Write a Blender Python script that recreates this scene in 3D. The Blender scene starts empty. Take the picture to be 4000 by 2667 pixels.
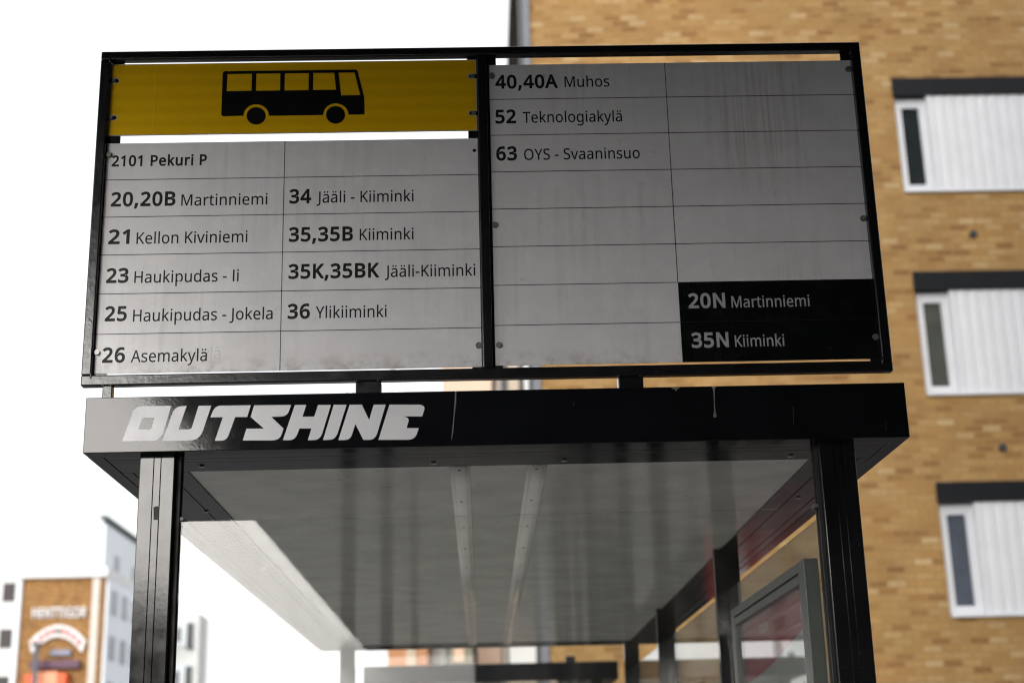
import bpy, bmesh, math, random
from mathutils import Vector, Matrix
R = math.radians
random.seed(7)
sc = bpy.context.scene
COL = sc.collection

# ------------------------------------------------------------------ camera
GROUND = 0.0
EYE = 1.65
cam = bpy.data.objects.new('camera', bpy.data.cameras.new('camera'))
COL.objects.link(cam)
cam.data.sensor_width = 36.0
cam.data.lens = 51.456
cam.data.clip_start = 0.05
cam.data.clip_end = 2000
rx, up, fw = (Vector((0.999528, -0.018639, -0.024421)), Vector((0.017945, -0.290954, 0.956569)), Vector((0.024934, 0.956556, 0.290482)))
m = Matrix((rx, up, -fw)).transposed().to_4x4()
m.translation = (0, 0, EYE)
cam.matrix_world = m
cam.data.dof.use_dof = True
cam.data.dof.focus_distance = 3.14
cam.data.dof.aperture_fstop = 3.6
sc.camera = cam

# ------------------------------------------------------------------ sky, sun, exposure
SUN_EL, SUN_AZ = 16, 196          # degrees; azimuth from +y, clockwise
SUN_DIR = Vector((math.sin(R(SUN_AZ)) * math.cos(R(SUN_EL)), math.cos(R(SUN_AZ)) * math.cos(R(SUN_EL)), math.sin(R(SUN_EL))))
world = bpy.data.worlds.new('World'); sc.world = world; world.use_nodes = True
nt = world.node_tree
sky = nt.nodes.new('ShaderNodeTexSky'); sky.sky_type = 'NISHITA'; sky.sun_disc = False
sky.sun_elevation = R(SUN_EL); sky.sun_rotation = R(SUN_AZ)
sky.air_density = 1.0; sky.dust_density = 4.0; sky.ozone_density = 1.0
hsv = nt.nodes.new('ShaderNodeHueSaturation'); hsv.inputs['Saturation'].default_value = 0.22
bg = nt.nodes['Background']; bg.inputs['Strength'].default_value = 0.12
cloud = nt.nodes.new('ShaderNodeMix'); cloud.data_type = 'RGBA'      # even overcast deck over the clear sky
cloud.inputs[0].default_value = 0.8; cloud.inputs[7].default_value = (5.2, 5.25, 5.4, 1)
nt.links.new(sky.outputs[0], hsv.inputs['Color']); nt.links.new(hsv.outputs[0], cloud.inputs[6]); 
tcw = nt.nodes.new('ShaderNodeTexCoord'); dt = nt.nodes.new('ShaderNodeVectorMath'); dt.operation = 'DOT_PRODUCT'
dt.inputs[1].default_value = SUN_DIR                                   # cloud is thinner and brighter towards the hidden sun
nt.links.new(tcw.outputs['Generated'], dt.inputs[0])
gr = nt.nodes.new('ShaderNodeMapRange'); gr.interpolation_type = 'SMOOTHSTEP'
for k, v in zip((1, 2, 3, 4), (0.88, 0.995, 1.0, 2.2)): gr.inputs[k].default_value = v
nt.links.new(dt.outputs['Value'], gr.inputs[0])
glow = nt.nodes.new('ShaderNodeVectorMath'); glow.operation = 'SCALE'
nt.links.new(cloud.outputs[2], glow.inputs[0]); nt.links.new(gr.outputs[0], glow.inputs['Scale'])
nt.links.new(glow.outputs[0], bg.inputs['Color'])
sun = bpy.data.objects.new('sun', bpy.data.lights.new('sun', 'SUN')); COL.objects.link(sun)
sun.data.energy = 0.5; sun.data.angle = R(30); sun.data.color = (1.0, 0.96, 0.9)
sun.rotation_euler = SUN_DIR.to_track_quat('Z', 'Y').to_euler()
sc.view_settings.view_transform = 'Standard'
sc.view_settings.look = 'None'
sc.view_settings.exposure = 1.12
sc.view_settings.gamma = 1.0
sc.render.engine = 'CYCLES'
sc.cycles.use_denoising = True
sc.cycles.filter_width = 1.2
sc.cycles.max_bounces = 10
sc.cycles.transparent_max_bounces = 24
sc.cycles.sample_clamp_indirect = 6.0

# ------------------------------------------------------------------ materials
def new_mat(name):
    mt = bpy.data.materials.new(name); mt.use_nodes = True
    return mt, mt.node_tree, mt.node_tree.nodes['Principled BSDF']
def node(t, kind, **kw):
    n = t.nodes.new(kind)
    for k, v in kw.items():
        if hasattr(n, k): setattr(n, k, v)
        else: n.inputs[k].default_value = v
    return n
def ramp(t, src, stops):
    r = t.nodes.new('ShaderNodeValToRGB')
    els = r.color_ramp.elements
    while len(els) < len(stops): els.new(0.5)
    for e, (p, c) in zip(els, stops):
        e.position = p; e.color = (c[0], c[1], c[2], 1) if not isinstance(c, (int, float)) else (c, c, c, 1)
    t.links.new(src, r.inputs[0]); return r.outputs[0]
def coords(t, scale=(1, 1, 1)):
    tc = t.nodes.new('ShaderNodeTexCoord'); mp = t.nodes.new('ShaderNodeMapping')
    mp.inputs['Scale'].default_value = scale
    t.links.new(tc.outputs['Object'], mp.inputs[0]); return mp.outputs[0]
def noise(t, scale, detail=4, co=None, rough=0.55):
    n = node(t, 'ShaderNodeTexNoise'); n.inputs['Scale'].default_value = scale
    n.inputs['Detail'].default_value = detail; n.inputs['Roughness'].default_value = rough
    t.links.new(co if co else coords(t), n.inputs['Vector']); return n.outputs[0]
def mixc(t, fac, a, b, mode='MIX'):
    n = t.nodes.new('ShaderNodeMix'); n.data_type = 'RGBA'; n.blend_type = mode
    for s, v in ((n.inputs[0], fac), (n.inputs[6], a), (n.inputs[7], b)):
        if isinstance(v, bpy.types.NodeSocket): t.links.new(v, s)
        elif isinstance(v, (int, float)): s.default_value = v
        else: s.default_value = (v[0], v[1], v[2], 1)
    return n.outputs[2]
def math_n(t, op, a, b=0.0):
    n = t.nodes.new('ShaderNodeMath'); n.operation = op
    for s, v in ((n.inputs[0], a), (n.inputs[1], b)):
        if isinstance(v, bpy.types.NodeSocket): t.links.new(v, s)
        else: s.default_value = v
    return n.outputs[0]
def bump(t, b, src, strength, dist=0.001):
    n = t.nodes.new('ShaderNodeBump'); n.inputs['Strength'].default_value = strength
    n.inputs['Distance'].default_value = dist
    t.links.new(src, n.inputs['Height']); t.links.new(n.outputs[0], b.inputs['Normal'])

def paint(name, col, rough=0.3, var=0.12, bscale=180, bstr=0.15, bdist=0.0006, spec=0.5, blotch=0.25, speck=None):
    mt, t, b = new_mat(name)
    n1 = noise(t, 7, 8)
    c2 = tuple(c * (1 + blotch) + 0.002 * blotch for c in col); c1 = tuple(c * (1 - blotch) for c in col)
    cc = ramp(t, n1, [(0.3, c1), (0.7, c2)])
    if speck:
        sp = ramp(t, noise(t, speck[0], 3, None, 0.6), [(speck[1], 0.0), (speck[1] + 0.04, speck[2])])
        cc = mixc(t, sp, cc, speck[3])
    t.links.new(cc, b.inputs['Base Color'])
    n2 = noise(t, 23, 6)
    t.links.new(ramp(t, n2, [(0.25, max(rough - var, 0.02)), (0.75, rough + var)]), b.inputs['Roughness'])
    b.inputs['Specular IOR Level'].default_value = spec
    bump(t, b, noise(t, bscale, 3), bstr, bdist)
    return mt

M = {}
M['frame_paint'] = paint('frame_paint', (0.0075, 0.008, 0.0095), 0.2, 0.06, 90, 0.3, 0.001, speck=(110, 0.70, 0.6, (0.05, 0.05, 0.05)))
M['fascia_paint'] = paint('fascia_paint', (0.0055, 0.006, 0.0075), 0.085, 0.025, 150, 0.09, 0.0006, spec=0.33, speck=(140, 0.72, 0.5, (0.04, 0.04, 0.038)))
M['post_paint'] = paint('post_paint', (0.008, 0.008, 0.0095), 0.11, 0.04, 70, 0.05, 0.0009, spec=0.38, speck=(120, 0.71, 0.5, (0.05, 0.048, 0.044)))
M['trim_paint'] = paint('trim_paint', (0.016, 0.015, 0.015), 0.13, 0.04, 40, 0.05, 0.001)
M['groove'] = paint('groove', (0.003, 0.003, 0.003), 0.6)
M['steel'] = paint('steel', (0.22, 0.215, 0.20), 0.3, 0.1); M['steel'].node_tree.nodes['Principled BSDF'].inputs['Metallic'].default_value = 0.4
M['vinyl_dark'] = paint('vinyl_dark', (0.013, 0.0135, 0.0135), 0.4, 0.08, 90, 0.05, spec=0.15)
M['vinyl_black'] = paint('vinyl_black', (0.004, 0.004, 0.005), 0.35, 0.1, 90, 0.05, spec=0.10)
M['vinyl_light'] = paint('vinyl_light', (0.64, 0.64, 0.66), 0.35, 0.08, 60, 0.15, 0.0006, blotch=0.05)
M['vinyl_grey'] = paint('vinyl_grey', (0.42, 0.42, 0.43), 0.4, 0.05, blotch=0.08)
M['aluminium_edge'] = paint('aluminium_edge', (0.55, 0.53, 0.5), 0.4, 0.05)
M['soffit'] = paint('soffit', (0.74, 0.735, 0.69), 0.10, 0.03, 160, 0.05, 0.0006, spec=0.85, blotch=0.14, speck=(60, 0.66, 0.5, (0.18, 0.17, 0.14)))
M['rail_white'] = paint('rail_white', (0.82, 0.815, 0.78), 0.2, 0.05, 30, 0.05, 0.001, blotch=0.06)
M['case_grey'] = paint('case_grey', (0.095, 0.106, 0.10), 0.4, 0.05, blotch=0.06)
M['rubber'] = paint('rubber', (0.008, 0.008, 0.008), 0.6)
M['dropping'] = paint('dropping', (0.17, 0.16, 0.135), 0.8, blotch=0.4)
M['scuff'] = paint('scuff', (0.035, 0.035, 0.035), 0.6)
M['sticker'] = paint('sticker', (0.05, 0.048, 0.042), 0.7, blotch=0.5)
M['scratch'] = paint('scratch', (0.13, 0.13, 0.125), 0.7, blotch=0.5)

def panel_mat(name, base, dark_noise=True):
    mt, t, b = new_mat(name)
    co = coords(t)
    streak = noise(t, 1.0, 5, coords(t, (55, 1, 2.2)))
    cloud = noise(t, 3.0, 5, co)
    s = math_n(t, 'MULTIPLY', ramp(t, streak, [(0.48, 0.0), (0.72, 1.0)]), ramp(t, cloud, [(0.42, 0.0), (0.66, 0.36)]))
    spots = ramp(t, noise(t, 34, 9, co, 0.7), [(0.63, 0.0), (0.72, 0.4)])
    specks = ramp(t, noise(t, 260, 2, co), [(0.70, 0.0), (0.76, 0.35)])
    sep = t.nodes.new('ShaderNodeSeparateXYZ'); t.links.new(co, sep.inputs[0])
    bx_ = math_n(t, 'MULTIPLY', math_n(t, 'GREATER_THAN', sep.outputs[0], 0.43), ramp(t, math_n(t, 'ABSOLUTE', math_n(t, 'SUBTRACT', sep.outputs[2], 0.66)), [(0.08, 1.0), (0.24, 0.0)]))
    soft = ramp(t, math_n(t, 'ABSOLUTE', math_n(t, 'SUBTRACT', sep.outputs[0], 0.62)), [(0.06, 0.34), (0.17, 0.0)])
    runs = math_n(t, 'MULTIPLY', math_n(t, 'MULTIPLY', bx_, soft), ramp(t, noise(t, 1.0, 6, coords(t, (75, 1, 3.0))), [(0.46, 0.0), (0.62, 1.0)]))
    s = math_n(t, 'MAXIMUM', s, runs)
    low = math_n(t, 'MULTIPLY', ramp(t, math_n(t, 'MULTIPLY', sep.outputs[2], 4.0), [(0.25, 1.0), (0.42, 0.0)]), ramp(t, noise(t, 26, 7, co, 0.65), [(0.45, 0.0), (0.62, 0.6)]))
    f = math_n(t, 'MAXIMUM', math_n(t, 'MAXIMUM', math_n(t, 'MAXIMUM', s, low), spots), specks)
    broad = ramp(t, noise(t, 9, 6, co), [(0.3, tuple(c * 0.93 for c in base)), (0.7, base)])
    c = mixc(t, f, broad, tuple(x * k for x, k in zip(base, (0.42, 0.38, 0.32))))
    t.links.new(c, b.inputs['Base Color'])
    t.links.new(ramp(t, noise(t, 14, 6, co), [(0.3, 0.2), (0.7, 0.32)]), b.inputs['Roughness'])
    b.inputs['Specular IOR Level'].default_value = 0.3
    fine = math_n(t, 'MULTIPLY', noise(t, 120, 4, co), 0.06)
    bump(t, b, math_n(t, 'ADD', fine, noise(t, 2.6, 3, co)), 0.25, 0.006)
    return mt
M['panel'] = panel_mat('panel', (0.78, 0.77, 0.78))
M['night_black'] = paint('night_black', (0.004, 0.005, 0.005), 0.25, 0.1, 120, 0.1, spec=0.2)

def yellow_mat():
    mt, t, b = new_mat('sheet_yellow')
    co = coords(t)
    w = node(t, 'ShaderNodeTexWave', wave_type='BANDS', bands_direction='Z'); w.inputs['Scale'].default_value = 9.6
    w.inputs['Distortion'].default_value = 0.6; w.inputs['Detail'].default_value = 2
    t.links.new(co, w.inputs['Vector'])
    v = node(t, 'ShaderNodeTexVoronoi'); v.inputs['Scale'].default_value = 380; t.links.new(co, v.inputs['Vector'])
    c = mixc(t, ramp(t, w.outputs[1], [(0.2, 0.0), (0.8, 0.5)]), (0.80, 0.48, 0.004), (0.66, 0.385, 0.003))
    c = mixc(t, ramp(t, v.outputs[0], [(0.2, 0.0), (0.7, 0.35)]), c, (0.54, 0.30, 0.003))
    scr = ramp(t, noise(t, 1.0, 6, coords(t, (12, 1, 60))), [(0.69, 0.0), (0.73, 0.3)])
    c = mixc(t, scr, c, (0.75, 0.52, 0.10))
    t.links.new(c, b.inputs['Base Color']); b.inputs['Roughness'].default_value = 0.42
    b.inputs['Specular IOR Level'].default_value = 0.05
    bump(t, b, v.outputs[0], 0.1, 0.0005)
    return mt
M['yellow'] = yellow_mat()
M['yellow_seam'] = paint('yellow_seam', (0.78, 0.50, 0.02), 0.4)

def glass_mat(name, tint, ior=1.5, dirt=0.02):
    mt = bpy.data.materials.new(name); mt.use_nodes = True; t = mt.node_tree
    t.nodes.remove(t.nodes['Principled BSDF']); out = t.nodes['Material Output']
    geo = t.nodes.new('ShaderNodeNewGeometry')
    i = t.nodes.new('ShaderNodeMix'); i.inputs[2].default_value = ior; i.inputs[3].default_value = 1 / ior
    t.links.new(geo.outputs['Backfacing'], i.inputs[0])
    fr = t.nodes.new('ShaderNodeFresnel'); t.links.new(i.outputs[0], fr.inputs['IOR'])
    tr = t.nodes.new('ShaderNodeBsdfTransparent'); tr.inputs[0].default_value = (*tint, 1)
    gl = t.nodes.new('ShaderNodeBsdfGlossy'); gl.inputs['Roughness'].default_value = 0.0
    gl.inputs[0].default_value = (1, 1, 1, 1)
    mx = t.nodes.new('ShaderNodeMixShader')
    t.links.new(fr.outputs[0], mx.inputs[0]); t.links.new(tr.outputs[0], mx.inputs[1]); t.links.new(gl.outputs[0], mx.inputs[2])
    df = t.nodes.new('ShaderNodeBsdfDiffuse'); df.inputs[0].default_value = (0.5, 0.48, 0.42, 1)
    d = ramp(t, noise(t, 16, 8, coords(t, (1, 1, 0.5)), 0.7), [(0.45, dirt * 0.4), (0.75, dirt * 2.2)])
    sp = ramp(t, noise(t, 95, 3), [(0.73, 0.0), (0.77, 0.22)])
    mx2 = t.nodes.new('ShaderNodeMixShader')
    t.links.new(math_n(t, 'MAXIMUM', d, sp), mx2.inputs[0])
    t.links.new(mx.outputs[0], mx2.inputs[1]); t.links.new(df.outputs[0], mx2.inputs[2])
    t.links.new(mx2.outputs[0], out.inputs['Surface'])
    return mt
M['end_glass'] = glass_mat('end_glass', (0.97, 0.975, 0.965), 1.34, 0.02)
M['side_glass'] = glass_mat('side_glass', (0.82, 0.83, 0.80), 1.5, 0.03)
M['case_glass'] = glass_mat('case_glass', (0.9, 0.91, 0.9), 1.5, 0.02)

def brick_mat(name, stops, mortar, bw=0.235, rh=0.088, axis='xz'):
    mt, t, b = new_mat(name)
    tc = t.nodes.new('ShaderNodeTexCoord'); sx = t.nodes.new('ShaderNodeSeparateXYZ'); cx = t.nodes.new('ShaderNodeCombineXYZ')
    t.links.new(tc.outputs['Object'], sx.inputs[0])
    t.links.new(math_n(t, 'ADD', sx.outputs[0], sx.outputs[1]), cx.inputs[0]); t.links.new(sx.outputs[2], cx.inputs[1])
    br = t.nodes.new('ShaderNodeTexBrick'); t.links.new(cx.outputs[0], br.inputs['Vector'])
    br.inputs['Color1'].default_value = (0, 0, 0, 1); br.inputs['Color2'].default_value = (1, 1, 1, 1)
    br.inputs['Mortar'].default_value = (0.5, 0.5, 0.5, 1)
    br.inputs['Scale'].default_value = 1.0; br.inputs['Mortar Size'].default_value = 0.011
    br.inputs['Mortar Smooth'].default_value = 0.15
    br.inputs['Brick Width'].default_value = bw; br.inputs['Row Height'].default_value = rh
    bc = ramp(t, br.outputs[0], stops)
    big = ramp(t, noise(t, 0.35, 5, cx.outputs[0]), [(0.3, 0.86), (0.7, 1.1)])
    bc = mixc(t, 1.0, bc, big, 'MULTIPLY')
    patch = ramp(t, noise(t, 1.6, 4, cx.outputs[0]), [(0.3, 0.84), (0.7, 1.08)])
    bc = mixc(t, 1.0, bc, patch, 'MULTIPLY')
    fine = ramp(t, noise(t, 18, 6, cx.outputs[0]), [(0.3, 0.88), (0.7, 1.1)])
    bc = mixc(t, 1.0, bc, fine, 'MULTIPLY')
    c = mixc(t, br.outputs[1], bc, mortar)
    t.links.new(c, b.inputs['Base Color']); b.inputs['Roughness'].default_value = 0.9
    inv = math_n(t, 'SUBTRACT', 1.0, br.outputs[1])
    bump(t, b, inv, 0.6, 0.008)
    return mt
M['tan_brick'] = brick_mat('tan_brick', [(0.0, (0.24, 0.115, 0.034)), (0.18, (0.325, 0.172, 0.052)), (0.5, (0.375, 0.215, 0.070)), (0.9, (0.41, 0.25, 0.093)), (1.0, (0.485, 0.335, 0.165))], (0.30, 0.185, 0.075))
M['brown_brick'] = brick_mat('brown_brick', [(0.0, (0.20, 0.085, 0.025)), (0.5, (0.34, 0.165, 0.05)), (1.0, (0.46, 0.26, 0.09))], (0.30, 0.17, 0.07))

def plain(name, col, rough=0.7, var=0.08, scale=3.0):
    mt, t, b = new_mat(name)
    t.links.new(ramp(t, noise(t, scale, 7), [(0.3, tuple(c * (1 - var) for c in col)), (0.7, tuple(min(c * (1 + var), 0.9) for c in col))]), b.inputs['Base Color'])
    b.inputs['Roughness'].default_value = rough
    return mt
M['white_metal'] = plain('white_metal', (0.66, 0.67, 0.69), 0.5, 0.04)
M['white_frame'] = plain('white_frame', (0.68, 0.69, 0.72), 0.45, 0.04)
M['lintel'] = plain('lintel', (0.011, 0.012, 0.014), 0.5, 0.15)
M['lintel'].node_tree.nodes['Principled BSDF'].inputs['Specular IOR Level'].default_value = 0.15
M['window_dark'] = plain('window_dark', (0.02, 0.025, 0.027), 0.05, 0.2)
M['window_grey_green'] = plain('window_grey_green', (0.075, 0.08, 0.07), 0.15, 0.2)  # grey-green pane tone
M['window_blue'] = plain('window_blue', (0.085, 0.098, 0.125), 0.15, 0.2)
M['window_flat'] = plain('window_flat', (0.06, 0.052, 0.05), 0.7, 0.1)
M['window_pale'] = plain('window_pale', (0.36, 0.38, 0.40), 0.5, 0.1)
M['residue'] = plain('residue', (0.66, 0.655, 0.66), 0.25, 0.03)
M['grey_trim'] = plain('grey_trim', (0.15, 0.16, 0.185), 0.45)
M['dark_trim'] = plain('dark_trim', (0.035, 0.042, 0.045), 0.5)
M['white_render'] = plain('white_render', (0.74, 0.74, 0.73), 0.85, 0.03, 0.6)
M['cool_render'] = plain('cool_render', (0.80, 0.84, 0.88), 0.85, 0.03, 0.6)  # pale bluish render; its tint also stands for shade on the tall block's side
M['beige_render'] = plain('beige_render', (0.55, 0.46, 0.36), 0.85, 0.06, 0.6)
M['pink_render'] = plain('pink_render', (0.70, 0.48, 0.36), 0.85, 0.05, 0.6)
M['orange_render'] = plain('orange_render', (0.50, 0.24, 0.12), 0.85, 0.1, 0.6)
M['rust_render'] = plain('rust_render', (0.32, 0.12, 0.06), 0.85, 0.1, 0.6)
M['olive_render'] = plain('olive_render', (0.22, 0.21, 0.16), 0.85, 0.1, 0.6)
M['pipe_white'] = plain('pipe_white', (0.60, 0.54, 0.48), 0.5)
M['green_edge'] = plain('green_edge', (0.05, 0.08, 0.06), 0.6)
M['sign_white'] = plain('sign_white', (0.75, 0.74, 0.73), 0.5)
M['sign_red'] = plain('sign_red', (0.50, 0.07, 0.07), 0.5)
M['sign_purple'] = plain('sign_purple', (0.085, 0.025, 0.06), 0.5)
M['sign_orange'] = plain('sign_orange', (0.80, 0.10, 0.015), 0.5)
M['sign_salmon'] = plain('sign_salmon', (0.85, 0.32, 0.17), 0.5)
M['sign_blue'] = plain('sign_blue', (0.22, 0.23, 0.30), 0.5)
M['pole_grey'] = plain('pole_grey', (0.10, 0.115, 0.14), 0.4)
M['poster_red'] = plain('poster_red', (0.62, 0.06, 0.11), 0.35)
M['poster_paper'] = plain('poster_paper', (0.72, 0.73, 0.70), 0.5)
M['poster_ink'] = plain('poster_ink', (0.12, 0.06, 0.07), 0.5)
M['poster_white'] = plain('poster_white', (0.88, 0.86, 0.86), 0.5)
M['shop_red'] = plain('shop_red', (0.24, 0.012, 0.012), 0.4)
M['canopy_dark'] = plain('canopy_dark', (0.018, 0.018, 0.018), 0.7, 0.15, 1.2)
M['concrete'] = plain('concrete', (0.36, 0.35, 0.33), 0.85, 0.12, 1.5)
M['asphalt'] = plain('asphalt', (0.042, 0.042, 0.043), 0.85, 0.25, 4)
M['paving'] = plain('paving', (0.32, 0.315, 0.30), 0.85, 0.15, 2)
M['dark_paving'] = plain('dark_paving', (0.05, 0.05, 0.049), 0.85, 0.2, 2)
M['earth'] = plain('earth', (0.06, 0.06, 0.058), 0.9, 0.2, 0.4)
M['road_white'] = plain('road_white', (0.70, 0.70, 0.68), 0.7)


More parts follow.
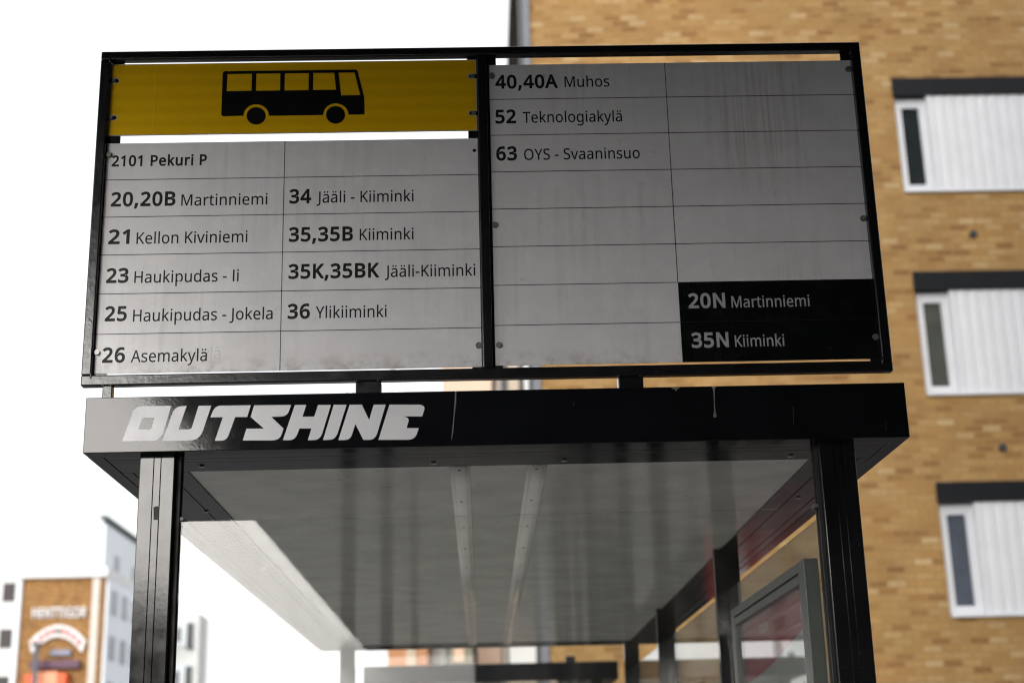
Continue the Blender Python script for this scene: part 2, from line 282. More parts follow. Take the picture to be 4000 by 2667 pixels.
# ------------------------------------------------------------------ outline data: letter shapes, fascia logo, bus symbol
GLYPHS = """
,263|188,103 166,28 136,-51 104,-126 40,-126 59,-47 76,38 89,114 181,114
-316|39,225 39,301 276,301 276,225
0561|513,351 511,296 507,246 500,199 490,157 476,119 459,86 439,57 415,33 387,15 355,1 319,-7 279,-10 230,-5 187,9 150,33 118,66 93,108 73,157 59,215 51,279 48,351 51,423 58,488 71,545 90,594 114,636 145,668 183,692 227,706 279,711 329,706 372,692 410,668 442,636 467,594 487,545 501,488 510,423|134,351 136,291 141,237 149,191 160,152 175,120 195,96 218,78 246,67 279,64 312,67 341,78 364,95 384,120 399,152 411,191 419,237 424,290 425,351 424,411 419,464 411,510 399,549 384,581 364,605 341,623 312,634 279,637 246,634 218,623 195,605 175,581 160,549 149,510 141,464 136,411
1561|348,0 264,0 264,489 264,537 266,574 268,610 239,583 207,556 132,495 87,553 276,700 348,700
2561|510,0 47,0 47,72 230,257 264,291 294,322 320,351 342,378 360,405 375,432 385,459 391,488 393,519 389,554 378,583 359,606 334,623 304,633 270,636 237,634 207,628 180,619 154,605 128,589 101,570 55,627 74,643 94,657 115,670 138,681 162,691 187,699 213,705 241,709 270,710 311,707 349,700 382,687 411,670 436,649 455,623 470,593 478,560 481,524 479,488 471,453 459,421 442,389 421,357 396,326 368,294 336,261 302,226 156,82 156,78 510,78
3561|483,536 481,506 475,479 466,455 452,433 435,415 415,399 392,386 366,376 338,369 338,365 390,354 431,337 464,312 487,280 500,242 505,199 502,160 492,124 476,91 454,61 425,37 389,17 345,2 295,-7 236,-10 201,-9 167,-6 134,-1 103,6 73,16 44,28 44,109 74,95 106,84 139,75 173,68 205,64 237,63 294,67 339,79 373,100 396,127 410,161 415,201 412,228 404,252 392,272 374,288 352,302 325,312 293,319 258,323 219,325 151,325 151,398 220,398 256,400 288,405 316,415 340,427 360,443 375,461 386,482 393,505 395,530 391,562 380,588 361,609 335,625 304,634 268,637 244,636 221,634 200,630 180,624 161,617 144,609 91,578 48,637 75,656 106,673 141,688 179,700 221,707 267,710 334,704 388,688 430,661 460,625 477,584
4561|541,159 439,159 439,0 356,0 356,159 21,159 21,232 350,704 439,704 439,236 541,236|356,600 105,236 356,236
5561|270,429 315,427 357,419 394,405 427,386 454,363 476,335 492,302 502,265 505,224 501,177 491,136 474,99 450,66 420,39 384,18 342,3 295,-7 243,-10 208,-9 174,-5 142,0 112,8 85,17 62,28 62,110 87,96 116,85 148,76 181,69 213,65 244,64 277,66 308,71 335,80 359,93 379,109 395,130 407,154 414,183 417,215 412,257 398,292 375,320 341,341 297,353 241,357 222,356 201,355 178,352 122,342 78,370 105,700 456,700 456,622 178,622 162,419 207,425 226,428 247,429
6561|54,299 55,339 58,379 62,419 69,457 79,494 91,530 107,564 126,595 148,623 174,648 205,669 240,687 279,700 324,707 375,710 420,708 436,706 449,704 461,701 461,627 449,631 435,634 421,636 376,639 334,637 296,629 264,617 236,600 212,579 193,555 177,527 164,497 155,465 148,430 143,394 140,356 146,356 157,371 169,385 183,398 199,410 218,419 238,427 260,433 285,437 312,438 351,435 386,427 418,413 446,394 470,370 489,341 503,307 512,268 515,225 512,179 503,137 487,100 467,67 441,40 410,19 375,3 336,-7 292,-10 260,-8 229,-2 199,9 171,23 146,42 123,66 103,93 86,126 72,162 62,203 56,249|291,63 330,67 363,80 391,102 412,134 425,175 429,225 426,267 414,302 396,331 369,353 335,366 294,371 265,368 238,362 214,351 193,338 175,321 160,303 150,283 143,263 141,242 142,221 145,199 150,178 158,158 167,139 179,121 193,104 208,90 226,78 246,70 267,64
7561|133,0 421,622 43,622 43,700 513,700 513,633 228,0
8561|279,710 319,708 355,701 388,691 417,676 442,657 462,634 477,608 486,577 489,542 487,515 481,491 471,469 458,449 441,430 423,413 402,398 379,384 356,371 384,356 410,341 434,324 456,306 475,286 491,264 502,239 509,212 512,181 509,144 499,110 483,80 462,54 435,32 403,14 367,1 327,-7 282,-10 235,-7 192,0 154,13 122,30 96,51 75,77 60,107 51,141 48,178 50,209 57,237 68,262 83,284 101,304 122,323 144,339 168,353 193,366 171,379 150,394 131,410 114,428 99,447 87,468 78,490 72,516 71,543 74,577 83,607 98,634 119,656 143,675 173,690 205,701 241,708|132,177 136,145 148,117 169,93 197,74 234,63 280,59 324,63 361,74 390,93 411,117 423,147 427,180 425,202 419,222 409,241 396,257 379,273 358,287 335,301 309,313 280,325 265,330 237,318 213,304 192,290 174,275 159,259 148,241 139,222 134,201|278,640 245,637 215,629 190,614 170,594 159,569 155,539 157,516 163,496 172,478 185,463 200,449 219,437 239,425 260,415 283,404 305,414 326,425 345,436 361,449 376,463 388,479 397,497 402,517 404,539 400,569 389,594 370,614 344,629 314,637
A626|534,0 450,217 173,217 89,0 0,0 274,703 353,703 625,0|345,507 335,535 322,578 312,612 301,572 291,535 281,507 202,295 424,295
B637|295,700 376,696 442,683 494,661 531,629 553,584 561,526 559,500 554,476 546,453 534,433 519,416 500,400 479,388 455,378 427,372 427,367 456,361 483,352 507,341 530,327 548,309 564,288 575,263 582,233 584,199 581,159 571,123 555,91 533,63 505,41 471,23 432,10 389,3 341,0 95,0 95,700|313,402 367,405 408,415 436,431 455,453 466,482 470,517 465,552 452,579 429,600 396,613 353,622 299,625 183,625 183,402|183,328 183,75 325,75 380,79 423,91 454,111 474,137 486,169 490,206 488,230 483,251 474,271 461,288 443,302 420,313 392,322 358,327 318,328
E545|486,0 95,0 95,700 486,700 486,623 183,623 183,404 469,404 469,327 183,327 183,77 486,77
G714|399,370 641,370 641,26 603,15 565,6 526,-1 486,-6 442,-9 395,-10 326,-5 265,10 212,34 166,67 128,109 99,158 77,216 64,279 60,350 65,420 79,483 103,540 136,590 177,631 227,665 285,690 350,705 423,710 461,709 498,705 534,699 568,691 600,681 631,669 598,592 572,603 544,612 514,621 483,627 451,631 418,632 365,629 317,617 275,598 238,572 207,539 183,500 166,456 155,406 152,350 155,297 164,247 179,202 200,163 229,129 264,102 306,83 357,71 416,67 445,67 471,69 494,72 553,83 553,291 399,291
H726|630,0 542,0 542,326 183,326 183,0 95,0 95,700 183,700 183,404 542,404 542,700 630,700
I332|292,0 39,0 39,51 122,70 122,629 39,649 39,700 292,700 292,649 210,629 210,70 292,51
J268|-4,-186 -19,-186 -33,-185 -45,-183 -76,-174 -76,-99 -43,-106 -6,-109 10,-108 26,-104 41,-99 54,-91 66,-79 76,-65 84,-46 89,-23 90,4 90,700 178,700 178,11 176,-32 168,-69 156,-100 139,-127 118,-149 92,-165 63,-177 31,-184
K607|607,0 503,0 255,334 183,272 183,0 95,0 95,700 183,700 183,355 243,422 304,488 493,700 596,700 319,395
M889|404,0 174,614 170,614 173,564 175,498 176,425 176,0 95,0 95,700 225,700 441,126 445,126 665,700 794,700 794,0 707,0 707,430 708,499 711,562 714,613 710,613 476,0
N745|650,0 547,0 173,581 169,581 172,528 175,462 176,391 176,0 95,0 95,700 197,700 571,121 575,121 572,168 569,236 568,305 568,700 650,700
O766|706,351 704,298 697,249 685,203 669,161 649,123 624,89 595,60 561,35 523,16 481,2 434,-7 383,-10 331,-7 283,2 240,16 202,36 168,60 139,90 115,124 95,162 79,204 69,250 62,299 60,352 64,421 75,484 95,540 123,590 158,632 202,666 255,691 315,706 384,711 451,706 509,691 561,666 605,632 641,591 669,541 690,484 702,420|153,351 156,295 164,244 177,199 197,160 222,127 253,101 291,82 334,70 383,67 433,70 476,82 513,101 544,127 569,160 588,199 602,244 610,295 613,351 607,433 588,502 558,558 514,600 456,625 384,633 334,630 291,618 253,600 222,574 197,541 177,502 164,458 156,407
P593|280,700 364,694 430,676 480,646 515,605 536,555 543,494 542,466 537,438 529,411 517,386 502,362 482,340 458,321 430,304 396,291 357,281 313,275 264,273 183,273 183,0 95,0 95,700|273,625 183,625 183,348 254,348 296,350 333,354 365,362 392,374 414,389 430,408 442,431 450,458 452,490 447,531 433,565 409,591 375,610 329,621
R610|288,700 343,698 391,690 432,678 466,661 494,639 516,612 531,580 540,543 543,501 541,466 534,435 523,408 508,385 490,365 470,349 448,335 426,323 403,314 595,0 492,0 323,289 183,289 183,0 95,0 95,700|283,624 183,624 183,364 288,364 340,367 381,379 413,398 435,424 448,457 452,497 450,526 444,550 434,571 420,587 401,601 378,611 351,618 320,622
S538|492,187 489,148 479,112 462,81 439,54 410,32 375,14 335,1 291,-7 242,-10 216,-9 191,-8 167,-6 144,-3 122,1 102,5 83,11 66,17 50,24 50,108 75,98 105,88 138,79 173,72 209,68 246,67 279,68 308,73 333,80 355,91 373,104 386,120 396,138 402,158 404,179 402,201 397,220 389,237 377,253 360,267 339,281 312,294 279,309 239,324 210,335 184,347 160,359 139,373 120,387 104,403 90,420 79,439 70,459 64,481 60,505 59,531 62,567 71,599 87,627 109,651 135,672 166,688 202,700 240,707 282,710 320,709 355,705 388,699 419,691 448,682 475,671 448,595 423,605 397,614 369,622 340,628 311,631 280,632 253,631 228,627 207,620 189,610 174,598 163,584 155,568 150,550 148,530 150,508 155,489 163,472 175,456 191,442 211,429 236,417 266,403 301,389 340,374 375,358 405,341 432,322 453,301 470,278 482,252 490,222
T545|317,0 228,0 228,623 10,623 10,700 534,700 534,623 317,623
V588|588,700 338,0 250,0 0,700 92,700 250,251 269,196 283,146 294,98 305,146 320,197 338,253 495,700
Y555|277,356 460,700 555,700 322,272 322,0 233,0 233,268 0,700 96,700
a550|282,534 341,530 388,516 425,492 450,458 465,414 471,358 471,0 408,0 391,75 387,75 372,57 357,41 341,27 324,15 306,6 286,-1 264,-6 239,-9 211,-10 180,-8 152,-2 126,7 103,20 83,37 67,58 55,84 47,113 45,146 52,194 73,235 107,267 155,291 219,307 297,314 386,317 386,348 383,387 374,418 358,439 336,453 309,462 277,465 250,463 224,459 199,452 175,444 152,435 129,425 103,489 127,501 154,512 184,521 216,528 249,533|308,254 249,249 204,238 172,223 151,202 139,176 134,145 137,118 146,97 161,80 181,69 204,62 230,60 272,64 309,76 341,97 366,125 380,163 385,210 385,257
d603|270,-10 209,-2 156,20 113,58 80,111 60,179 54,262 61,345 80,413 113,466 157,505 210,528 271,535 297,534 321,531 342,525 362,517 379,508 395,497 409,485 422,472 433,458 439,458 436,496 433,535 433,745 520,745 520,0 450,0 437,71 433,71 422,56 409,42 395,30 379,19 361,9 342,1 320,-5 296,-9|283,62 333,67 372,82 400,107 419,143 431,189 434,245 434,261 431,321 420,371 402,411 374,440 334,458 282,464 240,458 205,439 178,408 159,367 147,318 143,260 147,202 159,153 178,114 205,85 240,68
e553|286,535 329,532 368,522 402,506 432,484 457,456 477,423 491,385 500,344 503,298 503,246 143,246 149,191 164,146 189,110 222,84 262,69 311,64 343,65 372,68 400,73 426,80 452,89 479,100 479,25 453,14 426,5 400,-1 372,-6 341,-9 307,-10 259,-6 215,4 175,21 140,44 110,74 86,111 68,154 57,204 54,259 57,314 67,363 83,407 105,445 132,477 164,502 201,520 242,532|285,465 247,460 214,447 188,425 167,395 153,358 145,315 413,315 411,343 407,370 399,393 388,414 374,431 357,446 337,456 313,463
g603|270,535 303,533 334,527 363,516 390,500 413,480 434,456 439,456 451,525 520,525 520,-9 517,-56 508,-97 494,-134 474,-165 448,-190 417,-210 379,-224 335,-232 284,-235 247,-234 213,-232 180,-227 149,-220 121,-212 95,-202 95,-123 121,-135 150,-145 182,-153 216,-159 252,-163 289,-164 331,-159 367,-146 396,-124 417,-94 430,-58 434,-16 434,5 435,39 437,70 433,70 414,45 391,25 365,10 337,-1 305,-8 271,-10 208,-2 154,22 111,62 79,116 60,182 54,262 60,340 79,406 111,461 154,502 207,527|281,463 253,460 228,452 206,439 187,421 172,398 159,371 150,338 145,302 143,261 147,201 159,152 179,112 206,84 241,67 283,61 309,62 332,65 352,71 370,79 386,90 399,103 410,119 419,138 426,160 431,184 434,211 435,241 435,262 433,306 428,345 419,377 406,404 389,426 369,442 344,454 315,460
h606|170,526 168,488 165,453 171,453 183,470 197,485 213,498 230,509 249,518 270,525 291,530 312,533 334,534 374,532 410,525 441,514 467,498 488,478 505,452 517,421 524,384 526,342 526,0 441,0 441,336 438,375 429,407 413,431 390,449 360,459 324,463 287,460 256,453 231,441 211,424 195,402 184,376 176,345 171,311 170,272 170,0 83,0 83,745 170,745
i253|170,525 170,0 83,0 83,525|127,723 140,721 152,717 162,709 171,699 176,685 177,668 176,651 171,637 162,626 152,619 140,614 127,613 114,614 102,619 91,626 83,637 78,651 76,668 78,685 83,699 91,709 102,717 114,721
k524|169,356 167,315 165,271 169,271 186,293 210,323 231,348 399,525 500,525 287,301 515,0 411,0 228,245 169,193 169,0 83,0 83,745 169,745
l253|170,0 83,0 83,745 170,745
m917|660,535 714,530 759,515 793,490 818,453 832,404 837,342 837,0 752,0 752,338 749,376 740,407 726,431 705,449 678,459 645,463 599,458 563,443 536,419 518,385 507,342 503,290 503,0 418,0 418,338 416,364 412,387 406,407 397,424 385,438 371,449 353,457 333,461 310,463 277,460 249,453 226,441 208,424 194,402 183,376 175,346 171,312 170,273 170,0 83,0 83,525 153,525 166,454 171,454 183,471 196,486 211,500 228,511 246,520 265,526 285,531 305,534 325,535 364,533 398,526 427,514 452,497 471,475 486,447 491,447 511,475 535,497 563,514 594,526 626,533
n606|336,535 394,530 441,515 478,490 505,453 521,404 526,342 526,0 441,0 441,336 438,375 429,407 413,431 390,449 360,459 324,463 271,457 231,441 203,414 184,376 173,329 170,273 170,0 83,0 83,525 153,525 166,454 171,454 183,471 198,486 214,500 232,511 251,520 272,526 293,531 314,534
o593|540,264 538,222 533,183 523,148 510,116 494,87 474,62 451,40 425,22 397,8 365,-2 331,-8 295,-10 261,-8 229,-2 199,8 171,22 145,40 123,62 103,87 86,116 72,148 62,183 56,222 54,264 57,319 67,368 83,411 106,448 134,479 168,503 207,521 250,532 298,535 344,532 386,521 424,503 458,479 486,448 509,411 526,368 537,319|143,264 145,224 150,189 159,156 172,128 189,105 210,86 235,73 264,64 297,62 330,64 359,73 384,86 405,105 422,128 435,156 444,189 449,224 451,264 449,303 444,339 434,371 421,398 404,420 384,439 359,452 330,460 296,463 247,457 208,439 179,410 159,370 147,321
p603|333,535 394,528 446,505 490,468 523,415 542,347 549,264 546,207 537,157 522,113 502,76 477,45 447,21 412,4 374,-6 332,-10 307,-9 283,-5 261,1 241,9 223,18 207,29 193,41 181,53 170,67 164,67 168,25 170,-20 170,-235 83,-235 83,525 154,525 166,454 170,454 181,469 193,482 207,495 223,507 241,516 260,525 282,531 306,534|318,463 285,461 256,454 232,443 213,427 197,407 185,382 177,353 172,319 170,280 170,264 171,223 176,186 183,154 195,126 210,103 230,85 254,72 284,64 320,62 350,65 376,74 399,88 417,108 433,132 445,160 453,192 458,227 460,265 456,321 444,369 425,409 398,439 362,457
r405|328,535 360,534 390,529 379,450 351,455 323,457 303,455 283,451 265,444 247,434 231,423 216,408 202,392 191,373 182,353 175,331 171,306 170,280 170,0 83,0 83,525 154,525 164,429 168,429 180,448 193,466 208,483 224,498 242,511 262,521 283,529 305,534
s470|425,145 423,113 414,85 400,60 381,39 356,21 327,8 294,-2 257,-8 216,-10 181,-9 149,-6 121,-1 96,6 72,14 51,24 51,102 73,92 99,82 127,73 157,66 187,61 218,60 257,62 289,69 313,81 329,97 339,115 342,137 341,150 337,162 331,173 322,183 309,193 293,204 271,215 245,226 213,239 180,252 151,265 125,278 103,292 85,308 70,325 59,346 52,369 50,396 56,437 74,471 104,499 144,519 192,531 247,535 278,534 308,531 337,526 364,519 390,510 415,500 385,431 363,440 340,448 316,455 291,460 266,464 241,465 209,463 182,457 160,448 145,435 135,419 132,401 134,387 138,375 145,364 156,354 170,344 188,335 210,325 236,313 268,301 299,288 328,276 353,263 375,249 393,233 407,215 417,195 423,172
t354|259,61 299,64 332,72 332,6 322,2 309,-2 293,-5 276,-8 260,-9 244,-10 217,-8 192,-3 168,4 146,16 128,33 112,54 100,81 93,114 90,153 90,459 16,459 16,500 91,534 125,646 176,646 176,525 328,525 328,459 176,459 176,155 179,126 187,102 200,84 216,71 236,63
u606|523,525 523,0 452,0 439,70 435,70 423,52 409,37 392,25 374,14 355,5 334,-1 313,-6 291,-9 269,-10 229,-8 194,-1 163,10 137,26 116,47 99,73 87,103 80,140 77,181 77,525 165,525 165,187 168,149 177,118 193,93 216,76 245,65 281,62 318,64 349,72 374,84 394,101 410,122 422,149 430,179 435,213 436,252 436,525
v498|199,0 0,525 92,525 204,216 221,168 236,117 246,76 250,76 261,118 278,169 294,216 406,525 498,525 298,0
y500|1,525 93,525 207,226 225,175 240,128 251,83 255,83 274,148 300,227 407,525 500,525 274,-73 260,-104 246,-132 230,-158 212,-181 192,-200 169,-215 144,-226 115,-233 82,-235 41,-233 11,-227 11,-159 37,-163 69,-165 88,-163 105,-160 121,-153 135,-145 148,-134 159,-121 169,-106 178,-90 185,-72 213,-2
ä550|282,534 341,530 388,516 425,492 450,458 465,414 471,358 471,0 408,0 391,75 387,75 372,57 357,41 341,27 324,15 306,6 286,-1 264,-6 239,-9 211,-10 180,-8 152,-2 126,7 103,20 83,37 67,58 55,84 47,113 45,146 52,194 73,235 107,267 155,291 219,307 297,314 386,317 386,348 383,387 374,418 358,439 336,453 309,462 277,465 250,463 224,459 199,452 175,444 152,435 129,425 103,489 127,501 154,512 184,521 216,528 249,533|308,254 249,249 204,238 172,223 151,202 139,176 134,145 137,118 146,97 161,80 181,69 204,62 230,60 272,64 309,76 341,97 366,125 380,163 385,210 385,257|138,668 140,683 144,695 152,704 162,711 172,714 184,716 196,714 207,711 217,704 224,695 229,683 230,668 229,653 224,640 217,631 207,624 196,620 184,619 172,620 162,624 152,631 144,640 140,653|323,668 324,683 328,695 336,704 345,711 356,714 368,716 380,714 390,711 400,704 408,695 412,683 414,668 412,653 408,640 400,631 390,624 380,620 368,619 356,620 345,624 336,631 328,640 324,653
"""
LOGO = """
-7262,23442 -7089,23996 -7073,24049 -7052,24093 -7024,24127 -6991,24152 -6952,24168 -6907,24174 -6294,24168 -6421,23634 -6442,23573 -6469,23523 -6502,23485 -6542,23457 -6589,23439 -6641,23433|-6944,23682 -6883,23880 -6878,23895 -6870,23907 -6860,23916 -6848,23922 -6834,23926 -6818,23927 -6621,23926 -6667,23724 -6673,23710 -6681,23698 -6691,23689 -6702,23682 -6715,23679 -6729,23678
-6443,23429 -6268,23995 -6250,24046 -6225,24087 -6193,24119 -6155,24142 -6111,24156 -6059,24160 -5979,24162 -6122,23666 -5901,23664 -5889,23667 -5878,23672 -5869,23678 -5861,23686 -5855,23696 -5851,23708 -5730,24160 -5471,24158 -5621,23633 -5646,23571 -5679,23520 -5720,23480 -5769,23451 -5827,23434 -5892,23427
-5480,23910 -5438,24027 -5422,24065 -5401,24096 -5376,24121 -5346,24139 -5312,24150 -5273,24154 -4659,24149 -4726,23901 -4972,23906 -5090,23544 -5104,23505 -5122,23474 -5144,23449 -5170,23430 -5199,23419 -5233,23414 -5371,23414 -5225,23908
-4591,24147 -3830,24139 -3880,23987 -3897,23959 -3920,23936 -3948,23918 -3981,23905 -4019,23897 -4063,23894 -4233,23895 -3975,23642 -4009,23532 -4024,23492 -4044,23460 -4072,23434 -4105,23416 -4145,23404 -4190,23399 -4804,23409 -4731,23654 -4375,23650 -4655,23900
-3982,23398 -3753,24137 -3518,24133 -3591,23885 -3347,23884 -3273,24128 -3010,24123 -3179,23528 -3198,23485 -3221,23449 -3247,23422 -3277,23403 -3310,23392 -3346,23389 -3472,23388 -3402,23633 -3648,23638 -3695,23506 -3714,23473 -3735,23445 -3760,23424 -3788,23408 -3819,23399 -3853,23396
-3162,23385 -2951,24125 -2688,24120 -2862,23531 -2882,23486 -2904,23449 -2931,23421 -2960,23401 -2993,23389 -3029,23386
-2848,23379 -2623,24118 -2372,24117 -2219,23788 -2127,24112 -1879,24107 -2049,23515 -2065,23471 -2085,23435 -2110,23407 -2139,23387 -2171,23374 -2208,23369 -2337,23372 -2503,23708 -2569,23493 -2582,23458 -2600,23429 -2622,23406 -2649,23389 -2680,23380 -2716,23376
-2027,23365 -1802,24106 -1203,24094 -1157,24088 -1121,24076 -1096,24059 -1082,24036 -1079,24007 -1086,23973 -1127,23843 -1539,23851 -1492,23843 -1456,23832 -1429,23815 -1412,23795 -1406,23769 -1409,23740 -1450,23601 -1200,23596 -1238,23476 -1256,23440 -1279,23410 -1307,23387 -1341,23370 -1379,23360 -1423,23356
"""
BUS = """-5570,31954 -5568,31972 -5563,31987 -5556,31999 -5545,32008 -5532,32014 -5516,32017 -2602,32016 -2588,32014 -2575,32009 -2564,32003 -2555,31993 -2547,31982 -2541,31968 -2389,31321 -2381,30907 -2740,30904 -2740,30896 -2748,30959 -2769,31019 -2803,31074 -2849,31120 -2902,31155 -2962,31177 -3026,31185 -3088,31179 -3148,31158 -3201,31125 -3245,31081 -3278,31027 -3299,30967 -3305,30904 -4507,30905 -4516,30967 -4538,31026 -4573,31080 -4619,31125 -4674,31159 -4734,31181 -4798,31189 -4861,31183 -4920,31163 -4973,31130 -5017,31087 -5049,31034 -5068,30976 -5073,30914 -5510,30909 -5528,30912 -5542,30918 -5553,30926 -5562,30936 -5567,30949 -5569,30964|-5464,31944 -4914,31944 -4913,31526 -5463,31524|-4815,31946 -4278,31945 -4275,31523 -4812,31524|-4175,31945 -3639,31942 -3639,31522 -4175,31522|-3538,31942 -3070,31942 -3026,31523 -3538,31524|-2970,31942 -2614,31942 -2482,31381 -2907,31381|-4579,30904 -4586,30952 -4602,30997 -4629,31038 -4663,31072 -4704,31098 -4750,31115 -4797,31121 -4845,31116 -4889,31101 -4929,31076 -4962,31043 -4986,31003 -5000,30958 -5004,30911 -4998,30863 -4981,30818 -4954,30778 -4920,30744 -4879,30718 -4834,30701 -4786,30695 -4739,30700 -4695,30715 -4655,30739 -4622,30773 -4598,30812 -4583,30857|-2814,30902 -2820,30949 -2836,30995 -2862,31035 -2896,31070 -2936,31096 -2982,31112 -3029,31118 -3077,31114 -3122,31099 -3162,31074 -3195,31041 -3220,31000 -3236,30956 -3240,30908 -3234,30861 -3218,30816 -3192,30775 -3158,30741 -3117,30715 -3072,30698 -3025,30692 -2978,30697 -2933,30712 -2893,30737 -2859,30770 -2834,30810 -2819,30854"""

# ------------------------------------------------------------------ builders
ORIGIN = {}
def props(o, label=None, cat=None, group=None, kind=None):
    if label: o['label'] = label
    if cat: o['category'] = cat
    if group: o['group'] = group
    if kind: o['kind'] = kind
    return o
def thing(name, loc, label, cat, group=None):
    o = bpy.data.objects.new(name, None); COL.objects.link(o)
    o.location = loc; o.empty_display_size = 0.2
    ORIGIN[o.name] = Vector(loc)
    return props(o, label, cat, group)
def link(name, me, mat, parent=None):
    """mesh vertices come in world coordinates; store them relative to the thing's base"""
    o = bpy.data.objects.new(name, me); COL.objects.link(o)
    if mat and not me.materials: me.materials.append(M[mat])
    if parent is not None:
        og = ORIGIN[parent.name]; me.transform(Matrix.Translation(-og)); o.parent = parent; ORIGIN[o.name] = og
    else: ORIGIN[o.name] = Vector((0, 0, 0))
    return o
class MB:
    def __init__(s): s.bm = bmesh.new()
    def box(s, x0, x1, y0, y1, z0, z1, bev=0.0, seg=2):
        r = bmesh.ops.create_cube(s.bm, size=1.0)
        vs = r['verts']
        for v in vs:
            v.co = Vector((x0 if v.co.x < 0 else x1, y0 if v.co.y < 0 else y1, z0 if v.co.z < 0 else z1))
        if bev > 0:
            es = list({e for v in vs for e in v.link_edges})
            bmesh.ops.bevel(s.bm, geom=es, offset=bev, segments=seg, affect='EDGES', profile=0.5)
        return s
    def cyl(s, c, r, depth, axis='y', n=20, r2=None):
        rot = {'y': Matrix.Rotation(R(90), 4, 'X'), 'x': Matrix.Rotation(R(90), 4, 'Y'), 'z': Matrix.Identity(4)}[axis]
        bmesh.ops.create_cone(s.bm, cap_ends=True, segments=n, radius1=r, radius2=r if r2 is None else r2, depth=depth, matrix=Matrix.Translation(c) @ rot)
        return s
    def extrude_profile(s, prof, y0, y1):
        """closed profile in x,z swept along y"""
        a = [s.bm.verts.new((x, y0, z)) for x, z in prof]; b = [s.bm.verts.new((x, y1, z)) for x, z in prof]
        n = len(prof)
        s.bm.faces.new(a); s.bm.faces.new(list(reversed(b)))
        for i in range(n): s.bm.faces.new((a[i], b[i], b[(i + 1) % n], a[(i + 1) % n]))
        return s
    def build(s, name, mat, parent=None, smooth=False):
        bmesh.ops.recalc_face_normals(s.bm, faces=s.bm.faces)
        me = bpy.data.meshes.new(name); s.bm.to_mesh(me); s.bm.free()
        if smooth:
            for p in me.polygons: p.use_smooth = True
        return link(name, me, mat, parent)
def plate(name, loops, y_front, thick, mat, parent):
    """flat shape given by closed x,z loops (even-odd holes), front face at y_front"""
    cu = bpy.data.curves.new('tmp', 'CURVE'); cu.dimensions = '2D'; cu.fill_mode = 'BOTH'; cu.extrude = thick / 2
    for l in loops:
        s = cu.splines.new('POLY'); s.points.add(len(l) - 1); s.use_cyclic_u = True
        for p, (x, z) in zip(s.points, l): p.co = (x, z, 0, 1)
    o = bpy.data.objects.new('tmp', cu); COL.objects.link(o)
    dg = bpy.context.evaluated_depsgraph_get(); dg.update()
    me = bpy.data.meshes.new_from_object(o.evaluated_get(dg))
    bpy.data.objects.remove(o); bpy.data.curves.remove(cu)
    me.name = name; me.materials.clear()
    me.transform(Matrix.Translation((0, y_front + thick / 2, 0)) @ Matrix.Rotation(R(90), 4, 'X'))
    return link(name, me, mat, parent)
def circle(cx, cz, r, n=18, rz=None): return [(cx + r * math.cos(2 * math.pi * k / n), cz + (rz or r) * math.sin(2 * math.pi * k / n)) for k in range(n)]
def rect(x0, x1, z0, z1): return [(x0, z0), (x1, z0), (x1, z1), (x0, z1)]

GL = {}
for line in GLYPHS.strip('\n').split('\n'):
    head, *ls = line.split('|')
    GL[head[0]] = (int(head[1:]), [[tuple(map(int, p.split(','))) for p in l.split()] for l in ls])
GL[' '] = (255, [])
GL['I'] = (281, [[(95, 0), (186, 0), (186, 700), (95, 700)]])
def fatten(l, d):
    keep = [p for i, p in enumerate(l) if math.dist(p, l[i - 1]) > 14] if len(l) < 30 and max(p[1] for p in l) - min(p[1] for p in l) > 400 else l
    l = keep if len(keep) > 3 else l
    n = len(l); out = []
    for i in range(n):
        (ax, ay), (bx, by), (cx, cy) = l[i - 1], l[i], l[(i + 1) % n]
        d1 = Vector((bx - ax, by - ay)); d2 = Vector((cx - bx, cy - by))
        if d1.length < 1e-6 or d2.length < 1e-6: out.append((bx, by)); continue
        n1 = Vector((-d1.y, d1.x)).normalized(); n2 = Vector((-d2.y, d2.x)).normalized()
        mdir = n1 + n2
        if mdir.length < 0.2: mdir = n1
        mdir.normalize(); k = d / max(mdir.dot(n1), 0.55)
        out.append((bx + mdir.x * k, by + mdir.y * k))
    return out
def text_loops(s, x, z, width, cap, bold=0.0):
    """one line of lettering from x to x+width on the baseline z with capitals cap high"""
    loops = []; pen = 0.0
    for ch in s:
        adv, ls = GL[ch]
        def area(l): return sum(l[i - 1][0] * l[i][1] - l[i][0] * l[i - 1][1] for i in range(len(l)))
        if ls and bold:
            sign = 1 if max((area(l) for l in ls), key=abs) > 0 else -1
            ls = [fatten(l, -bold * sign) for l in ls]
        loops += [[(px + pen, py) for px, py in l] for l in ls]
        pen += adv + bold * 1.5
    xs = [p[0] for l in loops for p in l]; a, b = min(xs), max(xs)
    k = width / (b - a); kz = cap / (700.0 + 2 * bold)
    return [[(x + (px - a) * k, z + (py + bold) * kz) for px, py in l] for l in loops]
def decode(s): return [[tuple(int(v) / 1e4 for v in p.split(',')) for p in l.split()] for l in s.split('|')]

